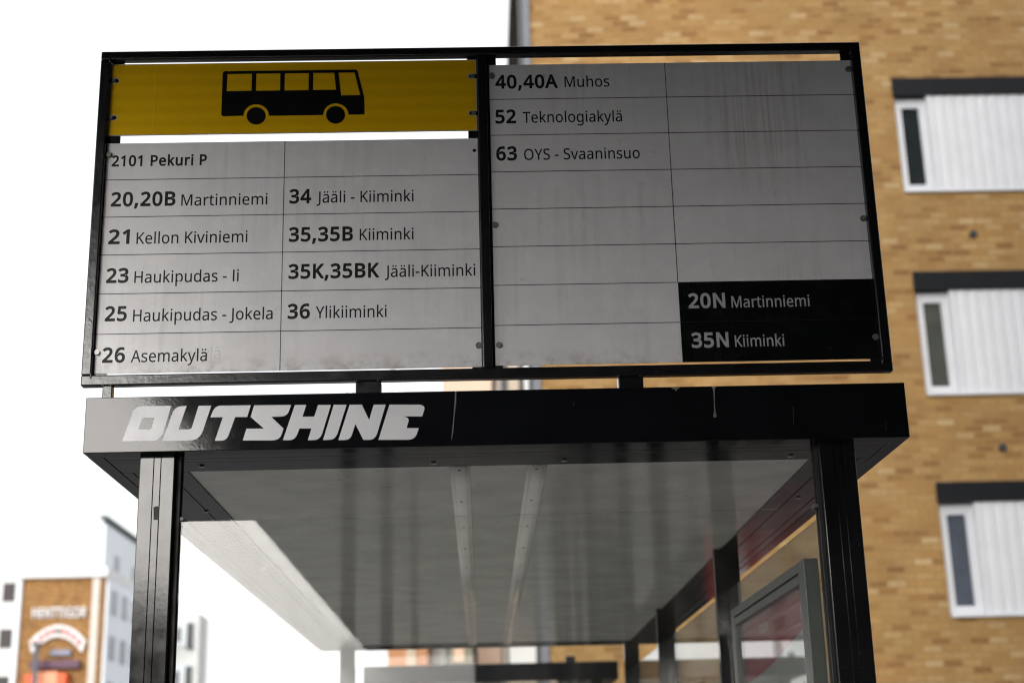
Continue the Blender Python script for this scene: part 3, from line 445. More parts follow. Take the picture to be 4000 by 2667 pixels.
# ------------------------------------------------------------------ ground
def slab(name, x0, x1, y0, y1, z0, z1, mat, kind='structure'):
    return props(MB().box(x0, x1, y0, y1, z0, z1).build(name, mat), kind=kind)
slab('ground', -600, 600, -600, 600, -1.0, -0.13, 'earth')
slab('road', -16, -2.6, -300, 300, -0.13, -0.126 + 0.004, 'asphalt')
slab('pavement', -2.6, 17.7, -300, 2.7, -0.126, 0.0, 'dark_paving')  # unseen; split off and darkened to cut bounce light on the sign
slab('paved_platform', -2.6, 17.7, 2.7, 9.4, -0.126, 0.0, 'paving')  # unseen; kept pale so bounced light brightens the shelter ceiling
slab('side_street', -2.6, 17.7, 9.4, 17.6, -0.13, -0.02, 'asphalt')
slab('far_pavement', -24, -16, -300, 300, -0.126, 0.0, 'paving')
md = MB()
for k in range(-20, 30): md.box(-9.36, -9.24, k * 6, k * 6 + 3, -0.121, -0.117)
props(md.build('road_marking', 'road_white'), kind='structure')

# ------------------------------------------------------------------ the bus stop sign on the roof
FS, PF = 2.968, 2.983          # front of the frame tubes, front of the panels
TD = 0.022                     # tube depth
sign = thing('bus_stop_sign', (0.03, FS, 2.4375), 'wide black framed bus stop sign with grey route panels standing on the shelter roof', 'bus stop sign')
for nm, x0, x1, z0, z1 in (('top_rail', -0.827, 0.884, 3.2275, 3.2475), ('bottom_rail', -0.827, 0.884, 2.4715, 2.4945),
                           ('side_post', -0.827, -0.806, 2.4945, 3.2275), ('side_post', 0.863, 0.884, 2.4945, 3.2275), ('centre_post', 0.0145, 0.0355, 2.4945, 3.2275)):
    MB().box(x0, x1, FS, FS + TD, z0, z1, 0.0028, 3).build(nm, 'frame_paint', sign)
for x0, x1 in ((-0.806, -0.778), (-0.008, 0.0145), (0.0355, 0.0575), (0.841, 0.863)):
    MB().box(x0, x1, PF + 0.0022, PF + 0.0062, 2.4945, 3.2275, 0.0008).build('mounting_strip', 'frame_paint', sign)
for x0, x1, y0, y1 in ((-0.781, -0.7605, FS + 0.001, FS + 0.021), (-0.2535, -0.2, FS + 0.004, FS + 0.034), (0.2995, 0.3525, FS + 0.004, FS + 0.034)):
    l = MB().box(x0, x1, y0, y1, 2.4375, 2.4715, 0.002).build('support_leg', 'frame_paint', sign)
def bead(x, z, r, sc3):
    w = MB(); bmesh.ops.create_icosphere(w.bm, subdivisions=2, radius=r, matrix=Matrix.Translation((x, FS + 0.001, z)) @ Matrix.Diagonal((*sc3, 1)))
    w.build('weld_bead', 'frame_paint', sign, True)
for (x, z) in ((-0.806, 2.4945), (-0.806, 3.2275), (0.863, 3.2275), (0.863, 2.4945)): bead(x, z, 0.0045, (0.6, 0.45, 2.2))
for x in (-0.779, -0.763, -0.25, -0.204, 0.303, 0.349): bead(x, 2.4712, 0.0035, (1.8, 0.5, 0.7))

def bolt(parent, x, z, r=0.0062, y=PF, hexa=False, h=0.0045):
    b = MB().cyl((x, y - 0.0006, z), r * 1.25, 0.0012, n=20)
    if hexa: b.cyl((x, y - 0.0012 - h / 2, z), r, h, n=6)
    else:
        b.cyl((x, y - 0.0012 - h / 2, z), r * 0.66, h, n=18, r2=r)
        b.box(x - r * 0.5, x + r * 0.5, y - 0.0017 - h, y - 0.0012 - h, z - 0.0006, z + 0.0006)
    return b.build('bolt', 'steel', parent)

# yellow pictogram panel with slotted edges
def slot(x, z, side, depth=0.0175, r=0.0052):
    a = []
    n = 8
    for k in range(n + 1):
        t = -math.pi / 2 + math.pi * k / n
        a.append((x + side * (depth - r + r * math.cos(t)), z + r * math.sin(t)))
    return a
xl, xr, zt, zb = -0.8055, 0.0126, 3.2225, 3.0475
outline = [(xl, zb), (xr, zb)]
for z in (3.0904, 3.1814): outline += [(xr, z - 0.0052)] + slot(xr, z, -1) + [(xr, z + 0.0052)]
outline += [(xr, zt), (xl, zt)]
for z in (3.182, 3.0912): outline += [(xl, z + 0.0052)] + list(reversed(slot(xl, z, 1))) + [(xl, z - 0.0052)]
yp = plate('pictogram_panel', [outline], PF, 0.002, 'aluminium_edge', sign)
props(yp, 'yellow panel with a black bus symbol')
ins = 0.0016
o2 = []
for (x, z) in outline:
    on_edge = x < xl + 1e-6 or x > xr - 1e-6
    zz = z + (ins if z < zb + 1e-6 else -ins if z > zt - 1e-6 else 0)
    if on_edge and zb + 1e-6 < z < zt - 1e-6:
        zc = min((3.0904, 3.1814) if x > 0 else (3.182, 3.0912), key=lambda q: abs(q - z)); zz = z + (ins if z > zc else -ins)
    xx = x + (ins if x < xl + 1e-6 else -ins if x > xr - 1e-6 else 0)
    if not on_edge:
        zc = min((3.0904, 3.1814) if x > -0.4 else (3.182, 3.0912), key=lambda q: abs(q - z))
        zz = zc + (z - zc) * 1.3; xx = x + (0.0015 if x < -0.4 else -0.0015)
    o2.append((xx, zz))
plate('reflective_sheet', [o2], PF - 0.0004, 0.0003, 'yellow', yp)
plate('sheet_seam', [[(-0.7079, zb + ins), (-0.7071, zb + ins), (-0.7077, zt - ins), (-0.7083, zt - ins)]], PF - 0.0006, 0.0002, 'yellow_seam', yp)
plate('bus_symbol', decode(BUS), PF - 0.0007, 0.00025, 'vinyl_black', yp)
for x, z in ((-0.7995, 3.182), (-0.8015, 3.0912), (0.0037, 3.1814), (0.0051, 3.0904)):
    bolt(yp, x, z, 0.0042, PF + 0.002, hexa=True)

def line_mesh(parent, hz, vx, x0, x1, z0, z1, vz0=None, w=0.0016):
    l = MB()
    for z in hz: l.box(x0, x1, PF - 0.0003, PF + 0.0002, z - w / 2, z + w / 2)
    if vx is not None: l.box(vx - w / 2, vx + w / 2, PF - 0.00035, PF + 0.0002, vz0 if vz0 else z0, z1)
    return l.build('row_line', 'vinyl_dark', parent)
def letters(parent, items, mat='vinyl_dark', yf=PF - 0.0004):
    for s, x, x1, z, cap, bold in items:
        nm = 'route_number' if bold else 'route_name'
        if bold: x1 -= 0.0038 if s == '21' else 0.0022
        else: bold = 7.0
        plate(nm, text_loops(s, x, z, x1 - x, cap, bold), yf, 0.0003, mat, parent)
BC, SC_, BB = 0.0338, 0.0266, 34.0
lp = plate('route_panel', [rect(-0.8045, 0.0125, 2.501, 3.0288), circle(0.0052, 2.9998, 0.0042)], PF, 0.002, 'panel', sign)
props(lp, 'lighter route panel with eleven lines of lettering')
line_mesh(lp, (2.9417, 2.8543, 2.7667, 2.678, 2.588), -0.414, -0.8045, 0.0125, 2.501, 3.0288)
letters(lp, [('2101 Pekuri P', -0.7931, -0.5826, 2.9735, 0.0262, 30.0),
    ('20,20B', -0.7898, -0.6473, 2.8788, BC, BB), ('Martinniemi', -0.6368, -0.4494, 2.8782, SC_, 0),
    ('21', -0.7907, -0.741, 2.7915, BC, BB), ('Kellon Kiviniemi', -0.7298, -0.4905, 2.7912, SC_, 0),
    ('23', -0.7903, -0.7403, 2.7026, BC, BB), ('Haukipudas - Ii', -0.73, -0.5067, 2.7019, SC_, 0),
    ('25', -0.7883, -0.7395, 2.6165, BC, BB), ('Haukipudas - Jokela', -0.7284, -0.4319, 2.615, SC_, 0),
    ('26', -0.7886, -0.7385, 2.5246, BC, BB), ('Asemakylä', -0.7284, -0.5683, 2.5248, SC_, 0),
    ('34', -0.402, -0.3517, 2.8795, BC, BB), ('Jääli - Kiiminki', -0.3422, -0.1301, 2.8802, SC_, 0),
    ('35,35B', -0.4012, -0.2599, 2.7902, BC, BB), ('Kiiminki', -0.2476, -0.1305, 2.7913, SC_, 0),
    ('35K,35BK', -0.4004, -0.2021, 2.7051, BC, BB), ('Jääli-Kiiminki', -0.1928, 0.0024, 2.7055, SC_, 0),
    ('36', -0.4005, -0.3504, 2.6148, BC, BB), ('Ylikiiminki', -0.3403, -0.189, 2.6153, SC_, 0)])
plate('small_print', text_loops('2101 Pekuri P', -0.0255, 2.511, 0.024, 0.0042), PF - 0.0004, 0.0003, 'vinyl_grey', lp)
# raised residue of the older lettering that was taken off
plate('lettering_residue', text_loops('8', -0.8, 2.529, 0.026, 0.034, 10) + text_loops('Teknologiakylä', -0.762, 2.5285, 0.222, 0.0266), PF - 0.00025, 0.0002, 'residue', lp)
for x, z in ((-0.7995, 3.0007), (-0.7995, 2.5473)): bolt(lp, x, z, 0.0058)
bolt(lp, 0.0072, 2.5484, 0.0058, hexa=True)
rp = plate('route_panel', [rect(0.0415, 0.8625, 2.503, 3.2085)], PF, 0.002, 'panel', sign)
props(rp, 'darker route panel, mostly empty, with a black night field')
line_mesh(rp, (3.123, 3.0353, 2.947, 2.8589, 2.7712), 0.4395, 0.0415, 0.8625, 2.503, 3.2085, 2.683)
l2 = MB()
for z in (2.6825, 2.592): l2.box(0.0415, 0.4388, PF - 0.0003, PF + 0.0002, z - 0.0008, z + 0.0008)
l2.build('row_line', 'vinyl_dark', rp)
nf = plate('night_field', [rect(0.4395, 0.8625, 2.503, 2.683)], PF - 0.0004, 0.0003, 'night_black', rp)
plate('field_line', [rect(0.4395, 0.8625, 2.5915, 2.5928)], PF - 0.0006, 0.00015, 'vinyl_dark', rp)
letters(rp, [('40,40A', 0.055, 0.1981, 3.1492, BC, BB), ('Muhos', 0.2109, 0.3121, 3.151, SC_, 0),
    ('52', 0.0532, 0.1018, 3.0637, BC, BB), ('Teknologiakylä', 0.1145, 0.3366, 3.0646, SC_, 0),
    ('63', 0.0533, 0.1015, 2.974, BC, BB), ('OYS - Svaaninsuo', 0.115, 0.3721, 2.9745, SC_, 0)])
letters(rp, [('20N', 0.4596, 0.5415, 2.6228, BC, BB), ('Martinniemi', 0.5527, 0.7215, 2.6228, SC_ * 0.97, 0),
    ('35N', 0.4609, 0.543, 2.5343, BC, BB), ('Kiiminki', 0.5542, 0.6598, 2.5348, SC_ * 0.97, 0)], 'vinyl_grey', PF - 0.0007)
plate('small_print', text_loops('2101 Pekuri P', 0.829, 2.5125, 0.024, 0.0042), PF - 0.0007, 0.0003, 'vinyl_dark', rp)
for x, z in ((0.0475, 3.1813), (0.0475, 2.8218), (0.0505, 2.5482), (0.8565, 3.1856), (0.8565, 2.8232), (0.857, 2.551)): bolt(rp, x, z, 0.0058, hexa=(z < 2.6))

# ------------------------------------------------------------------ bus shelters
FX0, FX1, FY, FZ0, FZ1, RY = -0.805, 0.895, 2.938, 2.3205, 2.4375, 7.5
def make_shelter(dy, dx, label, detail):
    y = lambda v: v + dy
    x = lambda v: v + dx
    t = thing('bus_shelter', (x(0.045), y(2.938), 0.0), label, 'bus shelter', 'bus shelters along the pavement')
    # roof
    fa = MB().box(x(FX0), x(FX1), y(FY), y(FY + 0.045), FZ0, FZ1, 0.0016).build('fascia', 'fascia_paint', t)
    MB().box(x(FX0) + 0.001, x(FX1) - 0.001, y(FY + 0.045), y(RY - 0.045), FZ0 + 0.03, FZ1 - 0.012).build('roof_deck', 'fascia_paint', t)
    MB().box(x(FX0), x(FX1), y(RY - 0.045), y(RY), FZ0, FZ1, 0.0016).build('fascia', 'fascia_paint', t)
    for a, b in ((FX0, FX0 + 0.03), (FX1 - 0.03, FX1)):
        MB().box(x(a), x(b), y(FY + 0.045), y(RY - 0.045), FZ0 + 0.0002, FZ1 - 0.0002, 0.0008).build('side_fascia', 'fascia_paint', t)
    # underside: glossy dark trim frame around a pale sheet
    SX0, SX1, SY0, SY1 = -0.633, 0.735, 3.147, 7.33
    tr = MB()
    e = 0.03
    tr.box(x(FX0 + e), x(FX1 - e), y(FY + 0.045), y(3.018), FZ0 + 0.002, FZ0 + 0.02)
    tr.box(x(FX0 + e), x(FX1 - e), y(3.0205), y(3.050), FZ0 + 0.002, FZ0 + 0.02)
    tr.box(x(FX0 + e), x(FX1 - e), y(3.0525), y(SY0), FZ0 + 0.002, FZ0 + 0.02, 0.0015)
    tr.box(x(FX0 + e), x(FX1 - e), y(SY1), y(RY - 0.045), FZ0 + 0.002, FZ0 + 0.02)
    for a, b in ((FX0 + e, -0.752), (-0.749, -0.6765), (-0.6735, SX0), (SX1, 0.778), (0.781, 0.838), (0.841, FX1 - e)):
        tr.box(x(a), x(b), y(SY0 + 0.001), y(SY1 - 0.001), FZ0 + 0.002, FZ0 + 0.02)
    tm = tr.build('ceiling_trim', 'trim_paint', t)
    MB().box(x(FX0 + e), x(FX1 - e), y(FY + 0.046), y(RY - 0.046), FZ0 + 0.021, FZ0 + 0.027).build('ceiling_backing', 'groove', t)
    so = MB().box(x(SX0) + 0.001, x(SX1) - 0.001, y(SY0) + 0.001, y(SY1) - 0.001, FZ0 + 0.006, FZ0 + 0.0205).build('ceiling_sheet', 'soffit', t)
    for cx in (-0.04, 0.131):
        prof = [(-0.0225, 0.0055), (-0.0225, 0.0035), (-0.017, 0.003)] + [(-0.015 * math.cos(math.pi * k / 10), 0.0025 - 0.0045 * math.sin(math.pi * k / 10) ** 0.7) for k in range(11)] + [(0.017, 0.003), (0.0225, 0.0035), (0.0225, 0.0055)]
        rl = MB().extrude_profile([(x(cx) + px, FZ0 + pz) for px, pz in prof], y(SY0 + 0.002), y(SY1 - 0.002)).build('ceiling_rail', 'rail_white', t, True)
        if detail:
            for k in range(12): MB().cyl((x(cx) - 0.001, y(3.17 + k * 0.37), FZ0 - 0.0021), 0.0036, 0.0016, axis='z', n=12).build('rivet', 'rubber', rl)
    if detail:
        for px, py in ((-0.591, 3.09), (-0.095, 3.103), (0.187, 3.103), (0.68, 3.103), (-0.676, 3.617), (-0.676, 4.6), (0.80, 3.6), (0.80, 4.9)):
            MB().cyl((x(px), y(py), FZ0 + 0.0005), 0.0065, 0.003, axis='z', n=16, r2=0.0045).build('rivet', 'vinyl_grey', tm)
    # posts: extruded profile with two grooves in the front face
    def post(x0, x1, y0, y1, kind, z1=FZ0 + 0.0018, both=False):
        w = x1 - x0; g0, g1, gw, gd = x0 + 0.39 * w, x0 + 0.595 * w, 0.0022, 0.006
        pb = MB()
        prof = [(x0, y0), (g0, y0), (g0, y0 + gd), (g0 + gw, y0 + gd), (g0 + gw, y0), (g1, y0), (g1, y0 + gd), (g1 + gw, y0 + gd), (g1 + gw, y0), (x1, y0), (x1, y1), (x0, y1)]
        a = [pb.bm.verts.new((x(px), y(py), 0.0)) for px, py in prof]; b = [pb.bm.verts.new((x(px), y(py), z1)) for px, py in prof]
        n = len(prof)
        pb.bm.faces.new(list(reversed(a))); pb.bm.faces.new(b)
        for i in range(n): pb.bm.faces.new((a[i], a[(i + 1) % n], b[(i + 1) % n], b[i]))
        if kind == 'corner_post':
            es = [ed for ed in pb.bm.edges if abs(ed.verts[0].co.z - ed.verts[1].co.z) > 0.1 and min(abs(ed.verts[0].co.x - x(x0)), abs(ed.verts[0].co.x - x(x1))) < 1e-5]
            bmesh.ops.bevel(pb.bm, geom=es, offset=0.0018, segments=3, affect='EDGES', profile=0.5)
        return pb.build(kind, 'post_paint', t)
    pl = post(-0.695, -0.6235, 2.968, 3.036, 'corner_post'); pr = post(0.711, 0.7855, 2.968, 3.036, 'corner_post')
    for px0, px1, p in ((-0.6235, -0.6145, pl), (0.705, 0.711, pr)):
        MB().box(x(px0), x(px1), y(2.988), y(2.997), 0.15, FZ0 + 0.0015).build('glazing_bead', 'rubber', p)
        MB().box(x(px0), x(px1), y(3.012), y(3.021), 0.15, FZ0 + 0.0015).build('glazing_bead', 'rubber', p)
    for a, b, p in ((-0.6235, -0.606, pl), (0.696, 0.711, pr)):
        MB().box(x(a), x(b), y(2.994), y(3.016), 2.188, 2.196, 0.001).build('glass_clip', 'case_grey', p)
    for y0, y1 in ((4.42, 4.455), (5.96, 5.995), (7.39, 7.43)): post(0.711, 0.7855, y0, y1, 'wall_post')
    post(-0.695, -0.6235, 7.36, 7.43, 'corner_post')
    # panes
    MB().box(x(-0.622), x(0.7095), y(3.0), y(3.008), 0.25, 2.188, 0.0006, 1).build('end_pane', 'end_glass', t)
    for y0, y1 in ((3.04, 4.418), (4.457, 5.958), (5.997, 7.388)):
        MB().box(x(0.744), x(0.752), y(y0), y(y1), 0.25, 2.1965, 0.0006, 1).build('wall_pane', 'side_glass', t)
    MB().box(x(-0.6235), x(0.711), y(2.985), y(3.023), 0.17, 0.25).build('bottom_rail', 'post_paint', t)
    MB().box(x(0.728), x(0.768), y(3.036), y(7.36), 0.17, 0.25).build('bottom_rail', 'post_paint', t)
    return t, fa
shelter, fascia = make_shelter(0, 0, 'black bus shelter with white OUTSHINE lettering, its roof carrying the route sign', True)
for L in LOGO.strip('\n').split('\n'): plate('logo_letter', decode(L), FY - 0.0004, 0.0003, 'vinyl_light', fascia)
plate('scratch_mark', [[(-0.0445, 2.4365), (-0.0415, 2.4365), (-0.0425, 2.41), (-0.046, 2.385), (-0.049, 2.35), (-0.0525, 2.334), (-0.0535, 2.334), (-0.0505, 2.36), (-0.0475, 2.39), (-0.0455, 2.412)]], FY - 0.0004, 0.0003, 'scratch', fascia)
for sx_, z0_, z1_ in ((0.655, 2.352, 2.392), (0.846, 2.335, 2.358), (0.20, 2.40, 2.412)): plate('scratch_mark', [[(sx_, z0_), (sx_ + 0.0008, z0_ + 0.002), (sx_ + 0.0026, z1_), (sx_ + 0.0016, z1_ - 0.003)]], FY - 0.0004, 0.0003, 'scuff', fascia)
plate('bird_dropping', [[(0.4895, 2.4365), (0.5005, 2.4365), (0.4965, 2.4325), (0.4955, 2.42), (0.4945, 2.40), (0.4945, 2.384), (0.4958, 2.376)] + [(0.4927 + 0.0034 * math.cos(a * math.pi / 8), 2.3735 - 0.0036 * math.sin(a * math.pi / 8)) for a in range(9)] + [(0.4922, 2.384), (0.4928, 2.40), (0.4932, 2.42), (0.4925, 2.431)]], FY - 0.001, 0.0008, 'dropping', fascia)
plate('bird_dropping', [[(0.405, 2.4345), (0.412, 2.436), (0.424, 2.4355), (0.419, 2.432), (0.415, 2.4275), (0.4135, 2.431)]], FY - 0.0008, 0.0006, 'dropping', fascia)
for px in (-0.2695, -0.257, 0.28, 0.2945): MB().cyl((px, FY + 0.03, 2.441), 0.0042, 0.007, axis='z', n=8).build('roof_bolt', 'frame_paint', shelter)
lpost = next(o for o in shelter.children if o.name.startswith('corner_post'))
plate('sticker_residue', [[(-0.6625, 2.2125), (-0.6535, 2.2145), (-0.6515, 2.209), (-0.6505, 2.1875), (-0.6545, 2.186), (-0.6612, 2.1862)]], 2.9676, 0.0003, 'sticker', lpost)
shelter2, fascia2 = make_shelter(7.05, 0.02, 'second black bus shelter seen through the glass beyond the far end of the first', False)
MB().box(0.565, 0.63, 10.0, 10.06, 2.4375, 2.478, 0.003).build('roof_bracket', 'frame_paint', shelter2)

# ------------------------------------------------------------------ timetable case on the right wall
CX = 0.690
case = thing('poster_case', (0.71, 3.59, 1.2), 'grey framed timetable case with red headed poster on the right glass wall', 'poster case')
cy0, cy1, cz0, cz1 = 3.11, 4.07, 0.75, 2.100
cf = MB()
cf.box(CX, 0.722, cy0, cy0 + 0.06, cz0, cz1, 0.002); cf.box(CX, 0.722, cy1 - 0.05, cy1, cz0, cz1, 0.002)
cf.box(CX + 0.0006, 0.7215, cy0 + 0.06, cy1 - 0.05, cz1 - 0.022, cz1 - 0.0005, 0.001)
cf.box(CX + 0.0006, 0.7215, cy0 + 0.06, cy1 - 0.05, cz1 - 0.046, cz1 - 0.028, 0.001)
cf.box(CX + 0.0006, 0.7215, cy0 + 0.06, cy1 - 0.05, cz0, cz0 + 0.046, 0.001)
cf.build('frame', 'case_grey', case)
MB().box(CX + 0.006, 0.721, cy0 + 0.06, cy1 - 0.05, cz1 - 0.029, cz1 - 0.021).build('seal', 'rubber', case)
MB().box(0.7125, 0.7212, cy0 + 0.06, cy1 - 0.05, cz0 + 0.046, cz1 - 0.046).build('back_board', 'poster_paper', case)
MB().box(CX + 0.008, CX + 0.012, cy0 + 0.06, cy1 - 0.05, cz0 + 0.046, cz1 - 0.046).build('cover_glass', 'case_glass', case)
for zz in (0.86, 1.98): MB().box(0.7222, 0.7438, cy0 + 0.4, cy0 + 0.5, zz, zz + 0.05).build('bracket', 'case_grey', case)
# the poster faces the inside of the shelter (towards -x): y runs right to left on it
def side_plate(name, loops, xf, mat, parent, thick=0.0006):
    """loops in (u, z) where u = -y, seen from inside the shelter"""
    cu = bpy.data.curves.new('tmp', 'CURVE'); cu.dimensions = '2D'; cu.fill_mode = 'BOTH'; cu.extrude = thick / 2
    for l in loops:
        s = cu.splines.new('POLY'); s.points.add(len(l) - 1); s.use_cyclic_u = True
        for p, (u, z) in zip(s.points, l): p.co = (u, z, 0, 1)
    o = bpy.data.objects.new('tmp', cu); COL.objects.link(o)
    dg = bpy.context.evaluated_depsgraph_get(); dg.update()
    me = bpy.data.meshes.new_from_object(o.evaluated_get(dg)); bpy.data.objects.remove(o); bpy.data.curves.remove(cu)
    me.materials.clear(); me.name = name
    me.transform(Matrix(((0, 0, -1, xf + thick / 2), (-1, 0, 0, 0), (0, 1, 0, 0), (0, 0, 0, 1))))
    return link(name, me, mat, parent)
pu0, pu1 = -(cy1 - 0.05), -(cy0 + 0.06)
pz1 = cz1 - 0.046
arcpts = [(pu0 + (pu1 - pu0) * k / 12, pz1 - 0.155 + 0.085 * (k / 12) ** 1.6) for k in range(13)]
side_plate('poster_header', [[(pu1, pz1), (pu0, pz1)] + arcpts], 0.7112, 'poster_red', case)
ring = circle(-3.245, 2.004, 0.026, 24); ring2 = circle(-3.245, 2.004, 0.0165, 24)
side_plate('poster_emblem', [ring, ring2], 0.7103, 'poster_white', case)
side_plate('poster_title', text_loops('u', -3.20, 1.985, 0.022, 0.05) + text_loops('Oulun', -3.78, 2.005, 0.12, 0.026), 0.7103, 'poster_white', case)
rows = []
for c in range(4):
    u0 = pu0 + 0.06 + c * 0.2
    for k in range(22):
        z = pz1 - 0.26 - k * 0.022 + 0.05 * c / 3
        u = u0
        while u < u0 + 0.13:
            w = random.uniform(0.008, 0.022)
            rows.append(rect(u, u + w, z, z + random.uniform(0.008, 0.012))); u += w + 0.006
side_plate('timetable_print', rows, 0.7108, 'poster_ink', case)

# ------------------------------------------------------------------ tan brick apartment building
D = 18.0
apt = thing('apartment_building', (9.0, D + 6, 0.0), 'tan brick apartment building with white corrugated window bays, right of the sign', 'building')
W0, WX1 = 5.75, 9.35
openings = [(EYE + 0.3506 * D + 2.797 * k - 1.675, EYE + 0.3506 * D + 2.797 * k) for k in (-1, 0, 1)]
wl = MB()
TOP = 16.5
wl.box(0.82, W0, D, D + 0.3, 2.0, TOP); wl.box(WX1, 21.0, D, D + 0.3, 2.0, TOP)
edges = [2.0] + [v for o_ in openings for v in o_] + [TOP]
for i in range(0, len(edges), 2): wl.box(W0, WX1, D, D + 0.3, edges[i], edges[i + 1])
wl.box(1.7, 21.0, D + 0.3, D + 12, 2.0, TOP - 0.01)
wall = wl.build('wall', 'tan_brick', apt)
MB().box(0.80, 21.2, D - 0.12, D + 12.2, TOP, TOP + 0.35).build('roof', 'dark_trim', apt)
MB().box(0.725, 0.82, D - 0.06, D + 0.25, 0.0, TOP).build('downpipe_cover', 'grey_trim', apt)
MB().box(0.675, 0.724, D + 0.02, D + 0.3, 0.0, TOP).build('gable_cladding', 'dark_trim', apt)
PANES = ['window_dark', 'window_grey_green', 'window_blue']
for zb_, zt_ in openings:
    fr = MB()
    f = 0.100; ya, yb = D + 0.09, D + 0.16
    gx0, gx1 = W0 + 0.012 + f, W0 + 0.012 + f + 0.24
    zf1 = zt_ - 0.262
    fr.box(W0 + 0.012, gx0, ya, yb, zb_ + 0.003, zf1); fr.box(gx1, gx1 + 0.1, ya, yb, zb_ + 0.003, zf1)
    fr.box(gx0, gx1, ya, yb, zf1 - 0.13, zf1); fr.box(gx0, gx1, ya, yb, zb_ + 0.003, zb_ + 0.15)
    wn = fr.build('window', 'white_frame', apt)
    MB().box(gx0 - 0.005, gx1 + 0.005, yb - 0.03, yb - 0.01, zb_ + 0.14, zf1 - 0.12).build('pane', PANES.pop(), wn)
    MB().box(W0 + 0.003, WX1 - 0.003, yb + 0.02, yb + 0.12, zb_ + 0.003, zt_ - 0.003).build('head_board', 'white_frame', wn)
    MB().box(W0 - 0.012, WX1 + 0.012, D - 0.035, D + 0.085, zt_ - 0.25, zt_ + 0.002).build('lintel', 'lintel', wn)
    sh = MB(); px = gx1 + 0.094; prof = [(px, D + 0.085)]
    while px < WX1 - 0.1:
        for dxx, yy in ((0.0, D - 0.005), (0.07, D - 0.005), (0.09, D + 0.006), (0.126, D + 0.006)): prof.append((px + dxx, yy))
        px += 0.146
    prof.append((px, D + 0.085))
    a = [sh.bm.verts.new((q[0], q[1], zb_ + 0.045)) for q in prof]; b = [sh.bm.verts.new((q[0], q[1], zt_ - 0.2505)) for q in prof]
    for i in range(len(prof)): j = (i + 1) % len(prof); sh.bm.faces.new((a[i], a[j], b[j], b[i]))
    sh.bm.faces.new(list(reversed(a))); sh.bm.faces.new(b)
    sh.build('corrugated_panel', 'white_metal', wn)
    MB().box(W0 + 0.012, WX1 - 0.01, D - 0.04, D + 0.085, zb_ + 0.004, zb_ + 0.043).build('sill', 'white_frame', wn)
for x, z in ((6.60, 8.477), (6.64, 5.594)):
    v = MB().cyl((x, D - 0.02, z), 0.05, 0.04, n=20); v.cyl((x, D - 0.045, z), 0.035, 0.012, n=20)
    v.build('wall_vent', 'dark_trim', apt)
MB().box(1.0, 21.0, D + 0.05, D + 0.29, 0.0, 2.0).build('plinth', 'lintel', apt)
sfo = MB().box(2.8, 4.5, D - 0.02, D + 0.08, 0.1, 1.6).build('shop_front', 'shop_red', apt)
for k in range(3): MB().box(2.95 + k * 0.5, 3.3 + k * 0.5, D - 0.04, D + 0.0, 0.55, 1.2).build('shop_window', 'cool_render', sfo)

# ------------------------------------------------------------------ buildings along the far left side of the street
def grid_windows(parent, name, xs, zs, y, w, h, mat, face='y', depth=0.12, frame=None):
    for xx in xs:
        for zz in zs:
            o = MB().box(xx, xx + w, y - 0.04, y + depth, zz, zz + h) if face == 'y' else MB().box(y - depth, y + 0.04, xx, xx + w, zz, zz + h)
            wn = o.build('window', mat, parent)
YL = 90.0
bl = thing('brown_building', (-25.4, YL + 8, 0), 'brown brick building with white cornice and shop signs, far left of the shelter', 'building')
MB().box(-27.74, -22.8, YL, YL + 11, 0, 14.45).build('wall', 'brown_brick', bl)
MB().box(-28.3, -22.6, YL - 0.35, YL + 10.9, 14.45, 15.05).build('cornice', 'white_render', bl)
MB().box(-23.52, -23.08, YL - 0.16, YL - 0.01, 0, 14.44).build('downpipe', 'pipe_white', bl)
sw = MB().box(-22.79, -22.62, YL + 0.15, YL + 10.8, 0, 14.44).build('side_wall', 'cool_render', bl)
for r_, zz in enumerate((12.45, 9.7, 6.95, 4.2)):
    for k in range(3):
        MB().box(-22.63, -22.57, YL + 0.9 + k * 2.8, YL + 2.4 + k * 2.8, zz - 0.1, zz + 1.35).build('window', 'window_pale', sw)
sgn = plate('wall_lettering', text_loops('HENTTIGOR', -27.05, 12.05, 3.25, 0.62, 22), YL - 0.2, 0.15, 'sign_white', bl)
arc_o = [(-25.4 + 1.75 * math.sin(a), 9.35 + 2.45 * math.cos(a) * 0.98) for a in [(-0.98 + 1.96 * k / 20) for k in range(21)]]
arc_o = [(-25.4 + 1.68 * (k / 10 - 1), 11.62 - 0.95 * (k / 10 - 1) ** 2) for k in range(21)]
arc_i = [(-25.4 + 1.50 * (k / 10 - 1), 10.9 - 0.95 * (k / 10 - 1) ** 2) for k in range(21)]
arcs = plate('arched_sign', [arc_o + list(reversed(arc_i))], YL - 0.25, 0.2, 'sign_white', bl)
lt = []
for k in range(9):
    if k == 4: continue
    u = (k - 4) / 4.6
    cx_, cz_ = -25.4 + 1.5 * u, 11.10 - 0.95 * u * u
    lt += [[(cx_ - 0.11, cz_), (cx_ - 0.02, cz_), (cx_ - 0.02, cz_ + 0.36), (cx_ - 0.11, cz_ + 0.36)], [(cx_ + 0.02, cz_), (cx_ + 0.1, cz_), (cx_ + 0.1, cz_ + 0.36), (cx_ + 0.02, cz_ + 0.36)]]
plate('sign_lettering', lt, YL - 0.3, 0.05, 'sign_red', arcs)
plate('sign_emblem', [circle(-25.4, 11.25, 0.16)], YL - 0.3, 0.05, 'green_edge', arcs)
MB().box(-26.85, -23.95, YL - 0.6, YL - 0.01, 9.05, 9.5).build('sign_board', 'sign_purple', bl)
MB().box(-25.75, -24.55, YL - 0.4, YL - 0.01, 9.8, 10.13).build('name_board', 'sign_blue', bl)
ss = MB().box(-27.0, -24.6, YL - 0.9, YL - 0.01, 7.1, 8.7).build('hanging_sign', 'sign_orange', bl)
